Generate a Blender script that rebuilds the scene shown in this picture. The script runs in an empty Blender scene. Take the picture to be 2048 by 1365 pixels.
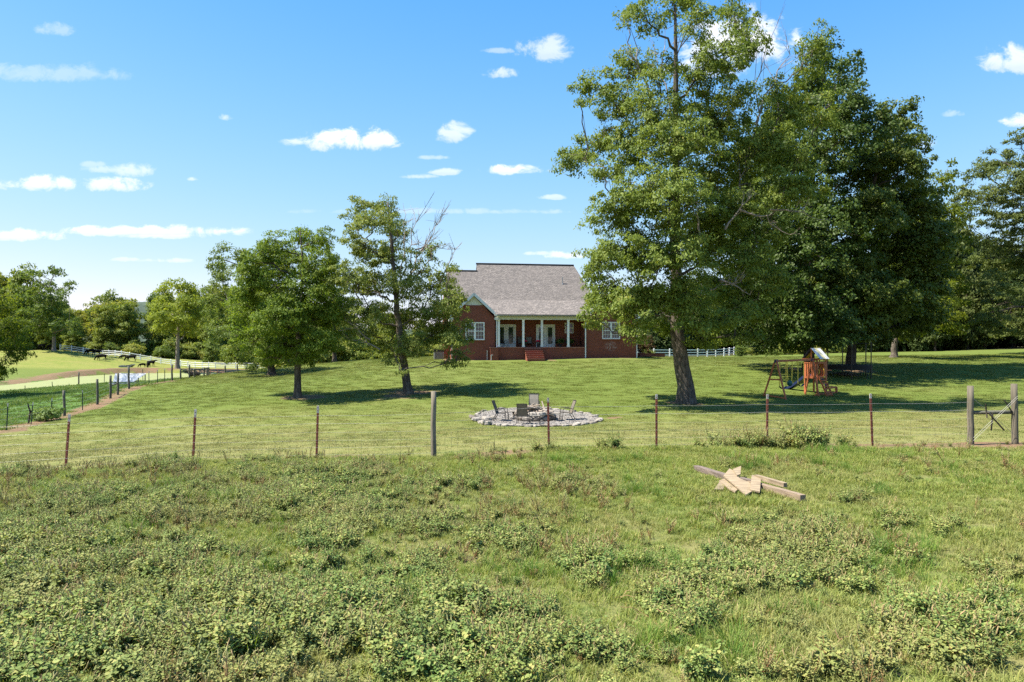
import bpy, math, random
import numpy as np
from mathutils import Vector, Matrix

# ------------------------------------------------------------------ camera, sky, sun, exposure
SC = bpy.context.scene
COL = SC.collection
F, CX, Y0, CAMZ = 1365.33, 1024.0, 700.0, 3.2      # focal length in photo pixels, principal point, eye height
cd = bpy.data.cameras.new('camera'); cam = bpy.data.objects.new('camera', cd); COL.objects.link(cam)
cam.location = (0, 0, CAMZ); cam.rotation_euler = (math.radians(90), 0, 0)
cd.lens = 24; cd.sensor_width = 36; cd.shift_y = 17.5/2048; cd.clip_end = 4000; cd.clip_start = 0.1
SC.camera = cam
SC.render.resolution_x, SC.render.resolution_y = 1024, 682
SC.view_settings.view_transform = 'Standard'; SC.view_settings.look = 'None'
SC.view_settings.gamma = 1; SC.view_settings.use_curve_mapping = False
SC.view_settings.exposure = 2.2
SC.render.filter_size = 1.25
cy = SC.cycles
cy.max_bounces = 6; cy.diffuse_bounces = 4; cy.glossy_bounces = 2; cy.transmission_bounces = 4; cy.transparent_max_bounces = 6
cy.use_denoising = False
try: cy.denoising_prefilter = 'ACCURATE'
except Exception: pass
SUN_EL, SUN_DIR = 57.0, (-0.9945, -0.105)           # sun over the left, almost along the house front
e = math.radians(SUN_EL)
sv = Vector((SUN_DIR[0]*math.cos(e), SUN_DIR[1]*math.cos(e), math.sin(e))).normalized()
sd = bpy.data.lights.new('sun', 'SUN'); sun = bpy.data.objects.new('sun', sd); COL.objects.link(sun)
sd.energy = 2.95; sd.angle = math.radians(0.53); sd.color = (1.0, 0.94, 0.82)
sun.rotation_euler = sv.to_track_quat('Z', 'Y').to_euler(); sun.location = (-60, 0, 80)

def nn(nt, typ, **kw):
    n = nt.nodes.new(typ)
    for k, v in kw.items(): setattr(n, k, v)
    return n
def mth(nt, op, a, b=None, c=None, clamp=False):
    n = nt.nodes.new('ShaderNodeMath'); n.operation = op; n.use_clamp = clamp
    for i, v in enumerate((a, b, c)):
        if v is None: continue
        if isinstance(v, (int, float)): n.inputs[i].default_value = v
        else: nt.links.new(v, n.inputs[i])
    return n.outputs[0]
def sset(nt, sock, v):
    if isinstance(v, (int, float)): sock.default_value = v
    elif isinstance(v, tuple): sock.default_value = v if len(v) == len(sock.default_value) else (*v, 1.0)
    else: nt.links.new(v, sock)
def mixc(nt, f, a, b, bt='MIX'):
    n = nt.nodes.new('ShaderNodeMix'); n.data_type = 'RGBA'; n.blend_type = bt
    sset(nt, n.inputs[0], f); sset(nt, n.inputs[6], a); sset(nt, n.inputs[7], b)
    return n.outputs[2]
def sstep(nt, v, a, b):
    n = nt.nodes.new('ShaderNodeMapRange'); n.interpolation_type = 'SMOOTHSTEP'
    sset(nt, n.inputs[0], v); n.inputs[1].default_value = a; n.inputs[2].default_value = b
    return n.outputs[0]
def noise(nt, vec, scale, detail=3, rough=.55, dist=0):
    n = nt.nodes.new('ShaderNodeTexNoise'); n.inputs['Scale'].default_value = scale
    n.inputs['Detail'].default_value = detail; n.inputs['Roughness'].default_value = rough; n.inputs['Distortion'].default_value = dist
    if vec is not None: nt.links.new(vec, n.inputs['Vector'])
    return n.outputs[0]

W = bpy.data.worlds.new('World'); SC.world = W; W.use_nodes = True
nt = W.node_tree; nt.nodes.clear()
sky = nn(nt, 'ShaderNodeTexSky', sky_type='NISHITA', sun_disc=False)
sky.sun_elevation = e; sky.sun_rotation = math.atan2(SUN_DIR[0], SUN_DIR[1])
sky.altitude = 300; sky.air_density = 1.0; sky.dust_density = 0.5; sky.ozone_density = 1.6
tc = nn(nt, 'ShaderNodeTexCoord'); sx = nn(nt, 'ShaderNodeSeparateXYZ'); nt.links.new(tc.outputs['Generated'], sx.inputs[0])
ay = mth(nt, 'MAXIMUM', mth(nt, 'ABSOLUTE', sx.outputs[1]), .05)
CU = mth(nt, 'DIVIDE', sx.outputs[0], ay); CV = mth(nt, 'DIVIDE', sx.outputs[2], ay)
cmb = nn(nt, 'ShaderNodeCombineXYZ'); nt.links.new(CU, cmb.inputs[0]); nt.links.new(mth(nt, 'MULTIPLY', CV, 1.35), cmb.inputs[1])
n1 = noise(nt, cmb.outputs[0], 24, 8, .66, .4); n2 = noise(nt, cmb.outputs[0], 5, 3, .5)
# fair-weather clouds: (x, y, half width, half height, body) as bearings and heights over the horizon
CLOUDS = [(85,370,95,20,.9),(225,372,62,18,.8),(268,342,48,18,.55),(385,359,12,6,.5),(45,472,85,14,1),(300,464,185,13,.95),(330,470,90,12,.9),
 (690,284,82,28,1.0),(745,283,60,20,1),(600,284,36,12,.7),(912,270,42,24,.7),(893,345,36,9,.6),(835,354,34,6,.5),(1030,342,60,11,.9),(870,316,26,6,.4),
 (1095,104,58,28,.6),(998,148,38,13,.6),(1000,103,30,7,.35),(450,236,18,8,.5),(1105,396,28,6,.5),(1480,92,115,62,.95),(1420,130,80,40,.8),(2030,125,66,32,.75),(2040,243,38,16,.9),(1905,229,22,9,.3),
 (1840,292,40,12,.3),(108,60,34,18,.3),(1135,512,48,9,.9),(1085,508,40,5,.5),(330,522,50,6,.5),(250,520,30,5,.4),(90,150,150,22,.28),(860,424,260,7,.25),(230,340,55,10,.4),(190,330,26,8,.3)]
acc = None; shd = None
for (px, py, a, b, w) in CLOUDS:
    dx = mth(nt, 'MULTIPLY', mth(nt, 'SUBTRACT', CU, (px-CX)/F), F/a/1.15)
    dy = mth(nt, 'SUBTRACT', CV, (Y0-py)/F)
    dyp = mth(nt, 'MULTIPLY', dy, F/b/1.15)
    dyn = mth(nt, 'MULTIPLY', mth(nt, 'MINIMUM', dy, 0), F/b*1.0)
    ee = mth(nt, 'ADD', mth(nt, 'MULTIPLY', dx, dx), mth(nt, 'ADD', mth(nt, 'MULTIPLY', dyp, dyp), mth(nt, 'MULTIPLY', dyn, dyn)))
    v = mth(nt, 'MULTIPLY', sstep(nt, mth(nt, 'SUBTRACT', 1.0, mth(nt, 'ADD', ee, mth(nt, 'MULTIPLY', mth(nt, 'SUBTRACT', n1, .5), 4.6))), 0.0, 1.1), w)
    v = mth(nt, 'MULTIPLY', v, sstep(nt, ee, 2.0, 1.0))
    vs = mth(nt, 'MULTIPLY', v, sstep(nt, mth(nt, 'ADD', mth(nt, 'MULTIPLY', dy, F/b), mth(nt, 'MULTIPLY', mth(nt, 'SUBTRACT', n1, .5), 1.5)), .15, -.55)); shd = vs if shd is None else mth(nt, 'MAXIMUM', shd, vs)
    acc = v if acc is None else mth(nt, 'MAXIMUM', acc, v)
cl = mth(nt, 'MULTIPLY', acc, mth(nt, 'GREATER_THAN', sx.outputs[2], 0.0))
hs = nn(nt, 'ShaderNodeHueSaturation'); hs.inputs['Saturation'].default_value = 1.25; hs.inputs['Hue'].default_value = .5
nt.links.new(sky.outputs[0], hs.inputs['Color'])
sp = nn(nt, 'ShaderNodeSeparateColor'); nt.links.new(hs.outputs[0], sp.inputs[0]); cc = nn(nt, 'ShaderNodeCombineColor')
for i, (pw_, k) in enumerate(((.74, .68), (.45, 1.0), (.12, 2.0))): nt.links.new(mth(nt, 'MULTIPLY', mth(nt, 'POWER', mth(nt, 'MAXIMUM', sp.outputs[i], 0.0), pw_), mth(nt, 'MULTIPLY_ADD', sstep(nt, sx.outputs[2], .16, .62), k*((.5, .76, 1.0)[i]-1), k)), cc.inputs[i])
wc = mixc(nt, mth(nt, 'MULTIPLY', cl, .95), cc.outputs[0], mixc(nt, mth(nt, 'MULTIPLY', shd, .75), mixc(nt, sstep(nt, n2, .35, .65), (2.6, 2.68, 2.85, 1), (2.85, 2.85, 2.9, 1)), (1.95, 2.1, 2.4, 1)))
bg = nn(nt, 'ShaderNodeBackground'); nt.links.new(wc, bg.inputs[0]); bg.inputs[1].default_value = 0.1
wo = nn(nt, 'ShaderNodeOutputWorld'); nt.links.new(bg.outputs[0], wo.inputs[0])

# ------------------------------------------------------------------ helpers
def P(px, py, d): return Vector(((px-CX)/F*d, d, CAMZ-(py-Y0)/F*d))
def tag(o, label=None, cat=None, group=None, kind=None):
    if label: o['label'] = label
    if cat: o['category'] = cat
    if group: o['group'] = group
    if kind: o['kind'] = kind
    return o
def thing(name, label, cat, loc, rz=0, group=None):
    o = bpy.data.objects.new(name, None); COL.objects.link(o); o.empty_display_size = .3
    o.location = loc; o.rotation_euler = (0, 0, rz)
    return tag(o, label, cat, group)
def copy_tree(o, parent=None, label=None):
    c = o.copy(); COL.objects.link(c); c.parent = parent
    if label: c['label'] = label
    for ch in [x for x in KIDS.get(o.name, [])]:
        k = copy_tree(ch, c); KIDS.setdefault(c.name, []).append(k)
    return c
KIDS = {}
def rawmesh(name, V, FA, mats, MI=None, rnd=None, smooth=False, attrs=None):
    """V (N,3); FA list of int arrays (M,3) or (M,4); MI list of material index arrays or ints"""
    V = np.asarray(V, dtype=np.float32).reshape(-1, 3)
    me = bpy.data.meshes.new(name)
    me.vertices.add(len(V)); me.vertices.foreach_set('co', V.ravel())
    FA = [np.asarray(f, dtype=np.int32) for f in FA if len(f)]
    nl = sum(f.size for f in FA); nf = sum(len(f) for f in FA)
    if nf:
        me.loops.add(nl); me.polygons.add(nf)
        me.loops.foreach_set('vertex_index', np.concatenate([f.ravel() for f in FA]))
        tot = np.concatenate([np.full(len(f), f.shape[1], dtype=np.int32) for f in FA])
        st = np.concatenate([[0], np.cumsum(tot)[:-1]]).astype(np.int32)
        me.polygons.foreach_set('loop_start', st)
        if MI is not None:
            me.polygons.foreach_set('material_index', np.concatenate([np.broadcast_to(np.asarray(m, dtype=np.int32), (len(f),)) for m, f in zip(MI, FA)]))
        me.polygons.foreach_set('use_smooth', np.full(nf, bool(smooth)))
    for m in (mats if isinstance(mats, (list, tuple)) else [mats]): me.materials.append(m)
    if rnd is not None:
        a = me.attributes.new('rnd', 'FLOAT', 'POINT'); a.data.foreach_set('value', np.asarray(rnd, dtype=np.float32))
    for k, v in (attrs or {}).items():
        a = me.attributes.new(k, 'FLOAT', 'POINT'); a.data.foreach_set('value', np.asarray(v, dtype=np.float32))
    me.update(calc_edges=True)
    return me
def link(name, me, parent=None):
    o = bpy.data.objects.new(name, me); COL.objects.link(o)
    if parent is not None:
        o.parent = parent; KIDS.setdefault(parent.name, []).append(o)
    return o
class MB:
    """collects boxes, bars, tubes, quads and links them as one mesh object"""
    def __init__(s): s.V = []; s.F3 = []; s.F4 = []; s.M3 = []; s.M4 = []; s.R = []; s.n = 0
    def add(s, V, f4=(), f3=(), mi=0, r=None):
        V = np.asarray(V, dtype=float).reshape(-1, 3)
        s.V.append(V); s.R.append(np.full(len(V), .5) if r is None else np.broadcast_to(np.asarray(r, float), (len(V),)))
        if len(f4): f = np.asarray(f4, int)+s.n; s.F4.append(f); s.M4.append(np.broadcast_to(mi, (len(f),)))
        if len(f3): f = np.asarray(f3, int)+s.n; s.F3.append(f); s.M3.append(np.broadcast_to(mi, (len(f),)))
        s.n += len(V); return s
    def box(s, c, size, R=None, mi=0):
        h = np.array(size)/2
        p = np.array([[x, y, z] for z in (-1, 1) for y in (-1, 1) for x in (-1, 1)])*h
        if R is not None: p = p @ np.array(R.to_3x3()).T
        return s.add(p+np.array(c), [[0,2,3,1],[4,5,7,6],[0,1,5,4],[2,6,7,3],[0,4,6,2],[1,3,7,5]], mi=mi)
    def b2(s, x0, x1, y0, y1, z0, z1, mi=0): return s.box(((x0+x1)/2, (y0+y1)/2, (z0+z1)/2), (x1-x0, y1-y0, z1-z0), mi=mi)
    def bar(s, a, b, w, h=None, up=(0, 0, 1), mi=0):
        a, b = Vector(a), Vector(b); h = h or w; d = (b-a); L = d.length; d.normalize(); u = Vector(up)
        if abs(d.dot(u)) > .98: u = Vector((0, 1, 0))
        x = d.cross(u).normalized(); z = x.cross(d).normalized()
        R = Matrix((x, d, z)).transposed()
        return s.box((a+b)/2, (w, L, h), R, mi)
    def tube(s, pts, rad, n=6, mi=0, cap=True, r=None):
        P_ = np.array([tuple(p) for p in pts], float); m = len(P_)
        rad = np.broadcast_to(np.asarray(rad, float), (m,))
        T = np.gradient(P_, axis=0); T /= np.linalg.norm(T, axis=1)[:, None]+1e-9
        ref = np.array([0, 0, 1.]) if abs(T[:, 2]).mean() < .8 else np.array([1., .13, 0])
        X = np.cross(T, ref); X /= np.linalg.norm(X, axis=1)[:, None]+1e-9; Y = np.cross(T, X)
        a = np.arange(n)/n*2*np.pi
        V = (P_[:, None]+rad[:, None, None]*(np.cos(a)[None, :, None]*X[:, None]+np.sin(a)[None, :, None]*Y[:, None])).reshape(-1, 3)
        i = np.arange(m-1)[:, None]*n; j = np.arange(n)[None]; j2 = (j+1) % n
        q = np.stack([i+j, i+j2, i+n+j2, i+n+j], -1).reshape(-1, 4)
        t = []
        if cap:
            V = np.vstack([V, P_[:1], P_[-1:]]); k = m*n
            t = [[k, (x+1) % n, x] for x in range(n)]+[[k+1, (m-1)*n+x, (m-1)*n+(x+1) % n] for x in range(n)]
        return s.add(V, q, t, mi, r)
    def cyl(s, a, b, r0, r1=None, n=10, mi=0): return s.tube([a, b], [r0, r0 if r1 is None else r1], n, mi)
    def ell(s, c, r, nu=8, nv=5, mi=0, jit=0, rs=None):
        V = [[0, 0, 1]]
        for i in range(1, nv):
            t = math.pi*i/nv
            V += [[math.sin(t)*math.cos(2*math.pi*j/nu), math.sin(t)*math.sin(2*math.pi*j/nu), math.cos(t)] for j in range(nu)]
        V.append([0, 0, -1]); V = np.array(V)
        if jit: V = V*(1+(rs.rand(len(V), 1)-.5)*2*jit)
        t3 = [[0, 1+j, 1+(j+1) % nu] for j in range(nu)]; k = len(V)-1; o = 1+(nv-2)*nu
        t3 += [[k, o+(j+1) % nu, o+j] for j in range(nu)]
        q = [[1+i*nu+j, 1+(i+1)*nu+j, 1+(i+1)*nu+(j+1) % nu, 1+i*nu+(j+1) % nu] for i in range(nv-2) for j in range(nu)]
        return s.add(V*np.array(r)+np.array(c), q, t3, mi)
    def prism(s, poly, y0, y1, mi=0):
        """poly (x,z) extruded along y"""
        n = len(poly); V = [[x, y0, z] for x, z in poly]+[[x, y1, z] for x, z in poly]
        q = [[i, (i+1) % n, n+(i+1) % n, n+i] for i in range(n)]
        t = [[0, i+1, i] for i in range(1, n-1)]+[[n, n+i, n+i+1] for i in range(1, n-1)]
        return s.add(V, q, t, mi)
    def mesh(s, name, mats, smooth=False):
        FA, MI = [], []
        if s.F4: FA.append(np.concatenate(s.F4)); MI.append(np.concatenate(s.M4))
        if s.F3: FA.append(np.concatenate(s.F3)); MI.append(np.concatenate(s.M3))
        return rawmesh(name, np.concatenate(s.V), FA, mats, MI, np.concatenate(s.R), smooth)
    def build(s, name, mats, parent=None, smooth=False): return link(name, s.mesh(name, mats, smooth), parent)

# ------------------------------------------------------------------ materials
def mat(name):
    m = bpy.data.materials.new(name); m.use_nodes = True
    nt = m.node_tree; b = nt.nodes['Principled BSDF']; return m, nt, b
def pmat(name, c, rough=.6, c2=None, sc=8, metal=0, spec=.4, bump=0, stretch=None, bsc=None):
    """plain surface with a mottled base colour and fine relief"""
    m, nt, b = mat(name)
    tc = nn(nt, 'ShaderNodeTexCoord'); v = tc.outputs['Object']
    if stretch:
        mp = nn(nt, 'ShaderNodeMapping'); nt.links.new(v, mp.inputs[0]); mp.inputs['Scale'].default_value = stretch; v = mp.outputs[0]
    n = noise(nt, v, sc, 4, .6)
    c2 = c2 or tuple(x*.75 for x in c)
    col = mixc(nt, sstep(nt, n, .3, .7), (*c, 1), (*c2, 1))
    oi = nn(nt, 'ShaderNodeObjectInfo')
    h = nn(nt, 'ShaderNodeHueSaturation'); nt.links.new(col, h.inputs['Color'])
    nt.links.new(mth(nt, 'MULTIPLY_ADD', oi.outputs['Random'], .24, .88), h.inputs['Value'])
    nt.links.new(h.outputs[0], b.inputs['Base Color'])
    b.inputs['Roughness'].default_value = rough; b.inputs['Metallic'].default_value = metal; b.inputs['Specular IOR Level'].default_value = spec
    if bump:
        bp = nn(nt, 'ShaderNodeBump'); bp.inputs['Strength'].default_value = bump; bp.inputs['Distance'].default_value = .02
        nt.links.new(noise(nt, v, bsc or sc*3, 4, .65), bp.inputs['Height']); nt.links.new(bp.outputs[0], b.inputs['Normal'])
    return m
def leafmat(name, c1, c2, c3=None, trans=.3, tcol=None, rough=.58, p3=.9, spec=.16, objvar=.25, loc=False):
    """leaf: per-leaf colour from its own random number, light passing through the blade"""
    m, nt, b = mat(name); nt.nodes.remove(b)
    out = nt.nodes['Material Output']
    at = nn(nt, 'ShaderNodeAttribute', attribute_name='rnd')
    cr = nn(nt, 'ShaderNodeValToRGB'); cr.color_ramp.elements[0].color = (*c1, 1); cr.color_ramp.elements[1].color = (*c2, 1)
    cr.color_ramp.elements[1].position = .8
    if c3: el = cr.color_ramp.elements.new(p3); el.color = (*c3, 1); 
    nt.links.new(at.outputs['Fac'], cr.inputs[0])
    oi = nn(nt, 'ShaderNodeObjectInfo')
    h = nn(nt, 'ShaderNodeHueSaturation'); nt.links.new(cr.outputs[0], h.inputs['Color'])
    nt.links.new(mth(nt, 'MULTIPLY_ADD', oi.outputs['Random'], objvar*2, 1-objvar), h.inputs['Value'])
    nt.links.new(mth(nt, 'MULTIPLY_ADD', oi.outputs['Random'], -.05*objvar*4, .5+.025*objvar*4), h.inputs['Hue'])
    col = h.outputs[0]
    if loc:   # patches of drier growth over the field
        mp = nn(nt, 'ShaderNodeMapping'); nt.links.new(oi.outputs['Location'], mp.inputs[0])
        f = sstep(nt, noise(nt, mp.outputs[0], loc[0], 3, .6), .42, .72)
        col = mixc(nt, mth(nt, 'MULTIPLY', f, loc[2]), col, (*loc[1], 1))
    pb = nn(nt, 'ShaderNodeBsdfPrincipled'); nt.links.new(col, pb.inputs['Base Color'])
    pb.inputs['Roughness'].default_value = rough; pb.inputs['Specular IOR Level'].default_value = spec
    tb = nn(nt, 'ShaderNodeBsdfTranslucent')
    nt.links.new(mixc(nt, 1.0, col, (*(tcol or (1.25, 1.2, .55)), 1), 'MULTIPLY'), tb.inputs[0])
    mx = nn(nt, 'ShaderNodeMixShader'); mx.inputs[0].default_value = trans
    nt.links.new(pb.outputs[0], mx.inputs[1]); nt.links.new(tb.outputs[0], mx.inputs[2]); nt.links.new(mx.outputs[0], out.inputs[0])
    return m
def barkmat(name, c1, c2, sc=9, moss=None):
    m, nt, b = mat(name)
    tc = nn(nt, 'ShaderNodeTexCoord'); mp = nn(nt, 'ShaderNodeMapping'); nt.links.new(tc.outputs['Object'], mp.inputs[0]); mp.inputs['Scale'].default_value = (1, 1, .28)
    n = noise(nt, mp.outputs[0], sc, 6, .7, .4)
    col = mixc(nt, sstep(nt, n, .35, .66), (*c1, 1), (*c2, 1))
    p = noise(nt, tc.outputs['Object'], 1.6, 4, .7)
    col = mixc(nt, mth(nt, 'MULTIPLY', sstep(nt, p, .56, .7), .65), col, (*(moss or tuple(min(1, x*1.9) for x in c2)), 1))
    nt.links.new(col, b.inputs['Base Color']); b.inputs['Roughness'].default_value = .9; b.inputs['Specular IOR Level'].default_value = .15
    bp = nn(nt, 'ShaderNodeBump'); bp.inputs['Strength'].default_value = .9; bp.inputs['Distance'].default_value = .06
    nt.links.new(n, bp.inputs['Height']); nt.links.new(bp.outputs[0], b.inputs['Normal'])
    return m
def brickmat(name, c1, c2, mortar, bw=.2, bh=.067, ms=.01, rough=.85, roof=False, stain=False):
    m, nt, b = mat(name)
    tc = nn(nt, 'ShaderNodeTexCoord'); s = nn(nt, 'ShaderNodeSeparateXYZ'); nt.links.new(tc.outputs['Object'], s.inputs[0])
    c = nn(nt, 'ShaderNodeCombineXYZ')
    if roof:
        nt.links.new(s.outputs[0], c.inputs[0]); nt.links.new(mth(nt, 'ADD', mth(nt, 'MULTIPLY', s.outputs[2], 1.0), mth(nt, 'MULTIPLY', s.outputs[1], .02)), c.inputs[1])
    else:
        nt.links.new(mth(nt, 'ADD', s.outputs[0], s.outputs[1]), c.inputs[0]); nt.links.new(s.outputs[2], c.inputs[1])
    br = nn(nt, 'ShaderNodeTexBrick'); nt.links.new(c.outputs[0], br.inputs[0])
    br.inputs['Scale'].default_value = 1; br.inputs['Brick Width'].default_value = bw; br.inputs['Row Height'].default_value = bh
    br.inputs['Mortar Size'].default_value = ms; br.inputs['Color1'].default_value = (*c1, 1); br.inputs['Color2'].default_value = (*c2, 1); br.inputs['Mortar'].default_value = (*mortar, 1)
    br.inputs['Bias'].default_value = -.1
    n = noise(nt, tc.outputs['Object'], 1.2, 4, .6); n3 = noise(nt, c.outputs[0], 7 if roof else 14, 3, .7)
    col = mixc(nt, 1.0, br.outputs[0], mixc(nt, sstep(nt, n, .3, .7), (.93, .93, .93, 1), (1.05, 1.04, 1.04, 1)), 'MULTIPLY')
    col = mixc(nt, 1.0, col, mixc(nt, sstep(nt, n3, .3, .7), (.72, .72, .72, 1), (1.25, 1.25, 1.25, 1)), 'MULTIPLY')
    if stain:
        dx = mth(nt, 'MULTIPLY', mth(nt, 'SUBTRACT', s.outputs[0], stain[0]), 1/stain[2]); dz = mth(nt, 'MULTIPLY', mth(nt, 'SUBTRACT', s.outputs[2], stain[1]), 1/stain[3])
        rr = mth(nt, 'ADD', mth(nt, 'MULTIPLY', dx, dx), mth(nt, 'MULTIPLY', dz, dz))
        f = mth(nt, 'MULTIPLY', sstep(nt, rr, 1, .3), sstep(nt, noise(nt, tc.outputs['Object'], 6, 4, .7), .45, .6))
        col = mixc(nt, mth(nt, 'MULTIPLY', f, .45), col, (.5, .42, .4, 1))
    nt.links.new(col, b.inputs['Base Color']); b.inputs['Roughness'].default_value = rough; b.inputs['Specular IOR Level'].default_value = .2
    bp = nn(nt, 'ShaderNodeBump'); bp.inputs['Strength'].default_value = .5; bp.inputs['Distance'].default_value = .01
    nt.links.new(mth(nt, 'ADD', mth(nt, 'MULTIPLY', br.outputs['Fac'], -1), mth(nt, 'MULTIPLY', n3, .5)), bp.inputs['Height']); nt.links.new(bp.outputs[0], b.inputs['Normal'])
    return m

M = {}
M['white'] = pmat('white_paint', (.82, .81, .78), .45, (.75, .74, .71), 3)
M['siding'] = pmat('cream_siding', (.66, .66, .56), .5, (.6, .6, .5), 3)
M['glass'] = pmat('window_glass', (.018, .024, .022), .06, (.03, .038, .034), 1.5, spec=.6)
M['doorglass'] = pmat('door_glass', (.03, .045, .03), .05, (.05, .075, .045), 1.2, spec=.6)
M['brick'] = brickmat('red_brick', (.25, .06, .034), (.18, .043, .026), (.21, .11, .08), stain=False)
M['brick_stain'] = brickmat('red_brick_stained', (.25, .06, .034), (.18, .043, .026), (.21, .11, .08), stain=(15.5, 3.55, .75, .55))
M['brick_step'] = brickmat('step_brick', (.27, .085, .055), (.21, .062, .042), (.22, .13, .1), .2, .09)
M['brick_tread'] = brickmat('tread_brick', (.33, .12, .08), (.27, .09, .06), (.3, .19, .15), .09, .2)
M['shingle'] = brickmat('roof_shingle', (.205, .18, .162), (.135, .12, .111), (.09, .082, .077), .3, .12, .012, .9, roof=True)
M['concrete'] = pmat('concrete', (.32, .28, .24), .85, (.25, .22, .19), 5, bump=.2)
M['ceiling'] = pmat('porch_ceiling', (.45, .44, .4), .7)
M['black'] = pmat('black_metal', (.012, .012, .013), .45, (.02, .02, .02), 10)
M['dkmetal'] = pmat('bronze_metal', (.05, .045, .04), .45, (.035, .03, .028), 20)
M['sling'] = pmat('sling_fabric', (.22, .195, .16), .8, (.18, .16, .13), 14)
M['slingdk'] = pmat('brown_sling_fabric', (.13, .11, .082), .8, (.1, .085, .065), 14)
M['cushion'] = pmat('white_cushion', (.7, .7, .68), .9)
M['red_flower'] = leafmat('red_petals', (.55, .01, .02), (.7, .03, .04), None, .2, (1, .6, .6))
M['dkgreen'] = leafmat('potted_leaves', (.02, .05, .015), (.05, .1, .03), None, .2)
M['pot'] = pmat('dark_pot', (.03, .028, .026), .6)
M['rust'] = pmat('rusty_red_steel', (.24, .072, .045), .8, (.17, .05, .035), 14, bump=.2)
M['tip'] = pmat('white_post_paint', (.5, .48, .44), .6, (.38, .34, .3), 20)
M['greenpost'] = pmat('green_steel', (.02, .045, .03), .6)
M['wire'] = pmat('galvanised_wire', (.3, .3, .27), .5, (.22, .22, .2), 30, metal=.3)
M['post'] = pmat('weathered_post_wood', (.25, .21, .155), .9, (.13, .11, .08), 9, bump=.5, stretch=(1, 1, .12))
M['postmid'] = pmat('grey_brown_post_wood', (.16, .135, .098), .9, (.085, .072, .052), 9, bump=.5, stretch=(1, 1, .12))
M['postdk'] = pmat('grey_treated_post', (.12, .115, .085), .9, (.075, .072, .055), 9, bump=.4, stretch=(1, 1, .12))
M['pvc'] = pmat('white_vinyl_rail', (.78, .78, .77), .4, (.7, .7, .69), 1)
M['cedar'] = pmat('red_cedar_stain', (.4, .12, .042), .6, (.32, .09, .034), 9, stretch=(1, 1, .3))
M['bluepl'] = pmat('blue_plastic', (.01, .018, .07), .4, (.01, .018, .06), 2)
M['yellow'] = pmat('yellow_plastic', (.72, .5, .03), .5, (.66, .45, .03), 6)
M['canvas_grey'] = pmat('grey_canvas', (.46, .46, .46), .75, (.42, .42, .42), 3)
M['canvas_yel'] = pmat('pale_yellow_canvas', (.5, .45, .26), .75, (.46, .41, .24), 3)
M['canvas_blue'] = pmat('navy_canvas', (.012, .016, .04), .75)
M['canvas_gold'] = pmat('gold_canvas', (.45, .33, .02), .75)
M['greenpl'] = pmat('green_plastic', (.008, .1, .07), .45)
M['rope'] = pmat('yellow_coated_chain', (.75, .55, .06), .55, (.65, .48, .06), 20)
M['mat'] = pmat('black_mesh', (.008, .008, .008), .8)
M['stone'] = pmat('pale_limestone', (.33, .3, .26), .9, (.15, .13, .11), 3, bump=.6)
M['stonedk'] = pmat('smoky_stone', (.24, .2, .16), .9, (.1, .09, .08), 5, bump=.6)
M['log'] = pmat('driftwood', (.26, .2, .145), .9, (.18, .15, .12), 9, bump=.4)
M['lumber'] = pmat('sawn_pine', (.31, .24, .15), .85, (.17, .125, .08), 3, bump=.35, stretch=(1.2, 9, 9))
M['lumber_old'] = pmat('weathered_timber', (.28, .21, .14), .85, (.17, .12, .085), 5, bump=.4, stretch=(.6, 8, 8))
M['lumber_grey'] = pmat('grey_rotten_timber', (.19, .145, .12), .9, (.1, .075, .06), 5, bump=.5, stretch=(.6, 8, 8))
M['cow'] = pmat('black_hide', (.005, .0045, .0045), .85, (.008, .007, .006), 3, spec=.08)
M['tarp'] = pmat('blue_grey_tarp', (.13, .16, .2), .5, (.09, .12, .17), 2.5, bump=.3)
M['tarp2'] = pmat('grey_tarp', (.12, .14, .16), .5, (.15, .18, .21), 2.5, bump=.3)
M['zinc'] = pmat('grey_metal_sheet', (.2, .21, .22), .45, (.14, .15, .16), 4, metal=.2)
M['hvac'] = pmat('grey_unit_panel', (.36, .37, .37), .5, (.3, .3, .3), 4)
M['deadstem'] = pmat('dry_orange_stem', (.33, .19, .1), .85, (.22, .12, .065), 8)
M['bark'] = barkmat('ash_bark', (.045, .036, .029), (.15, .125, .1))
M['barkdk'] = barkmat('dark_bark', (.025, .02, .016), (.08, .065, .05))
M['barklt'] = barkmat('pale_bark', (.12, .1, .08), (.26, .22, .18))
M['deadwood'] = barkmat('dead_wood', (.16, .13, .105), (.3, .25, .21))
L = {}
L['ash'] = leafmat('ash_leaves', (.07, .122, .018), (.155, .212, .038), (.25, .26, .065), .38, p3=.94, spec=.2)
L['maple'] = leafmat('maple_leaves', (.056, .086, .012), (.115, .15, .024), (.18, .195, .045), .36, p3=.93, spec=.2, rough=.5)
L['gold'] = leafmat('yellow_green_leaves', (.1, .135, .013), (.2, .22, .024), (.26, .25, .04), .55)
L['bright'] = leafmat('bright_green_leaves', (.112, .168, .019), (.22, .27, .036), (.24, .25, .04), .44)
L['grey'] = leafmat('grey_green_leaves', (.08, .128, .025), (.158, .21, .045), (.2, .21, .06), .36)
L['right'] = leafmat('soft_green_leaves', (.055, .082, .02), (.12, .148, .036), (.18, .19, .055), .36)
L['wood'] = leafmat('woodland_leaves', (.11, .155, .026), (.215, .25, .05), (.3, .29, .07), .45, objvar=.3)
L['wooddk'] = leafmat('shaded_woodland_leaves', (.035, .055, .013), (.075, .1, .024), (.07, .1, .035), .25, objvar=.25)  # darker copy of the woodland leaves, the wood's shade put into the colour
L['bush'] = leafmat('scrub_leaves', (.13, .18, .035), (.25, .285, .07), (.34, .33, .1), .45, objvar=.3)
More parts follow.
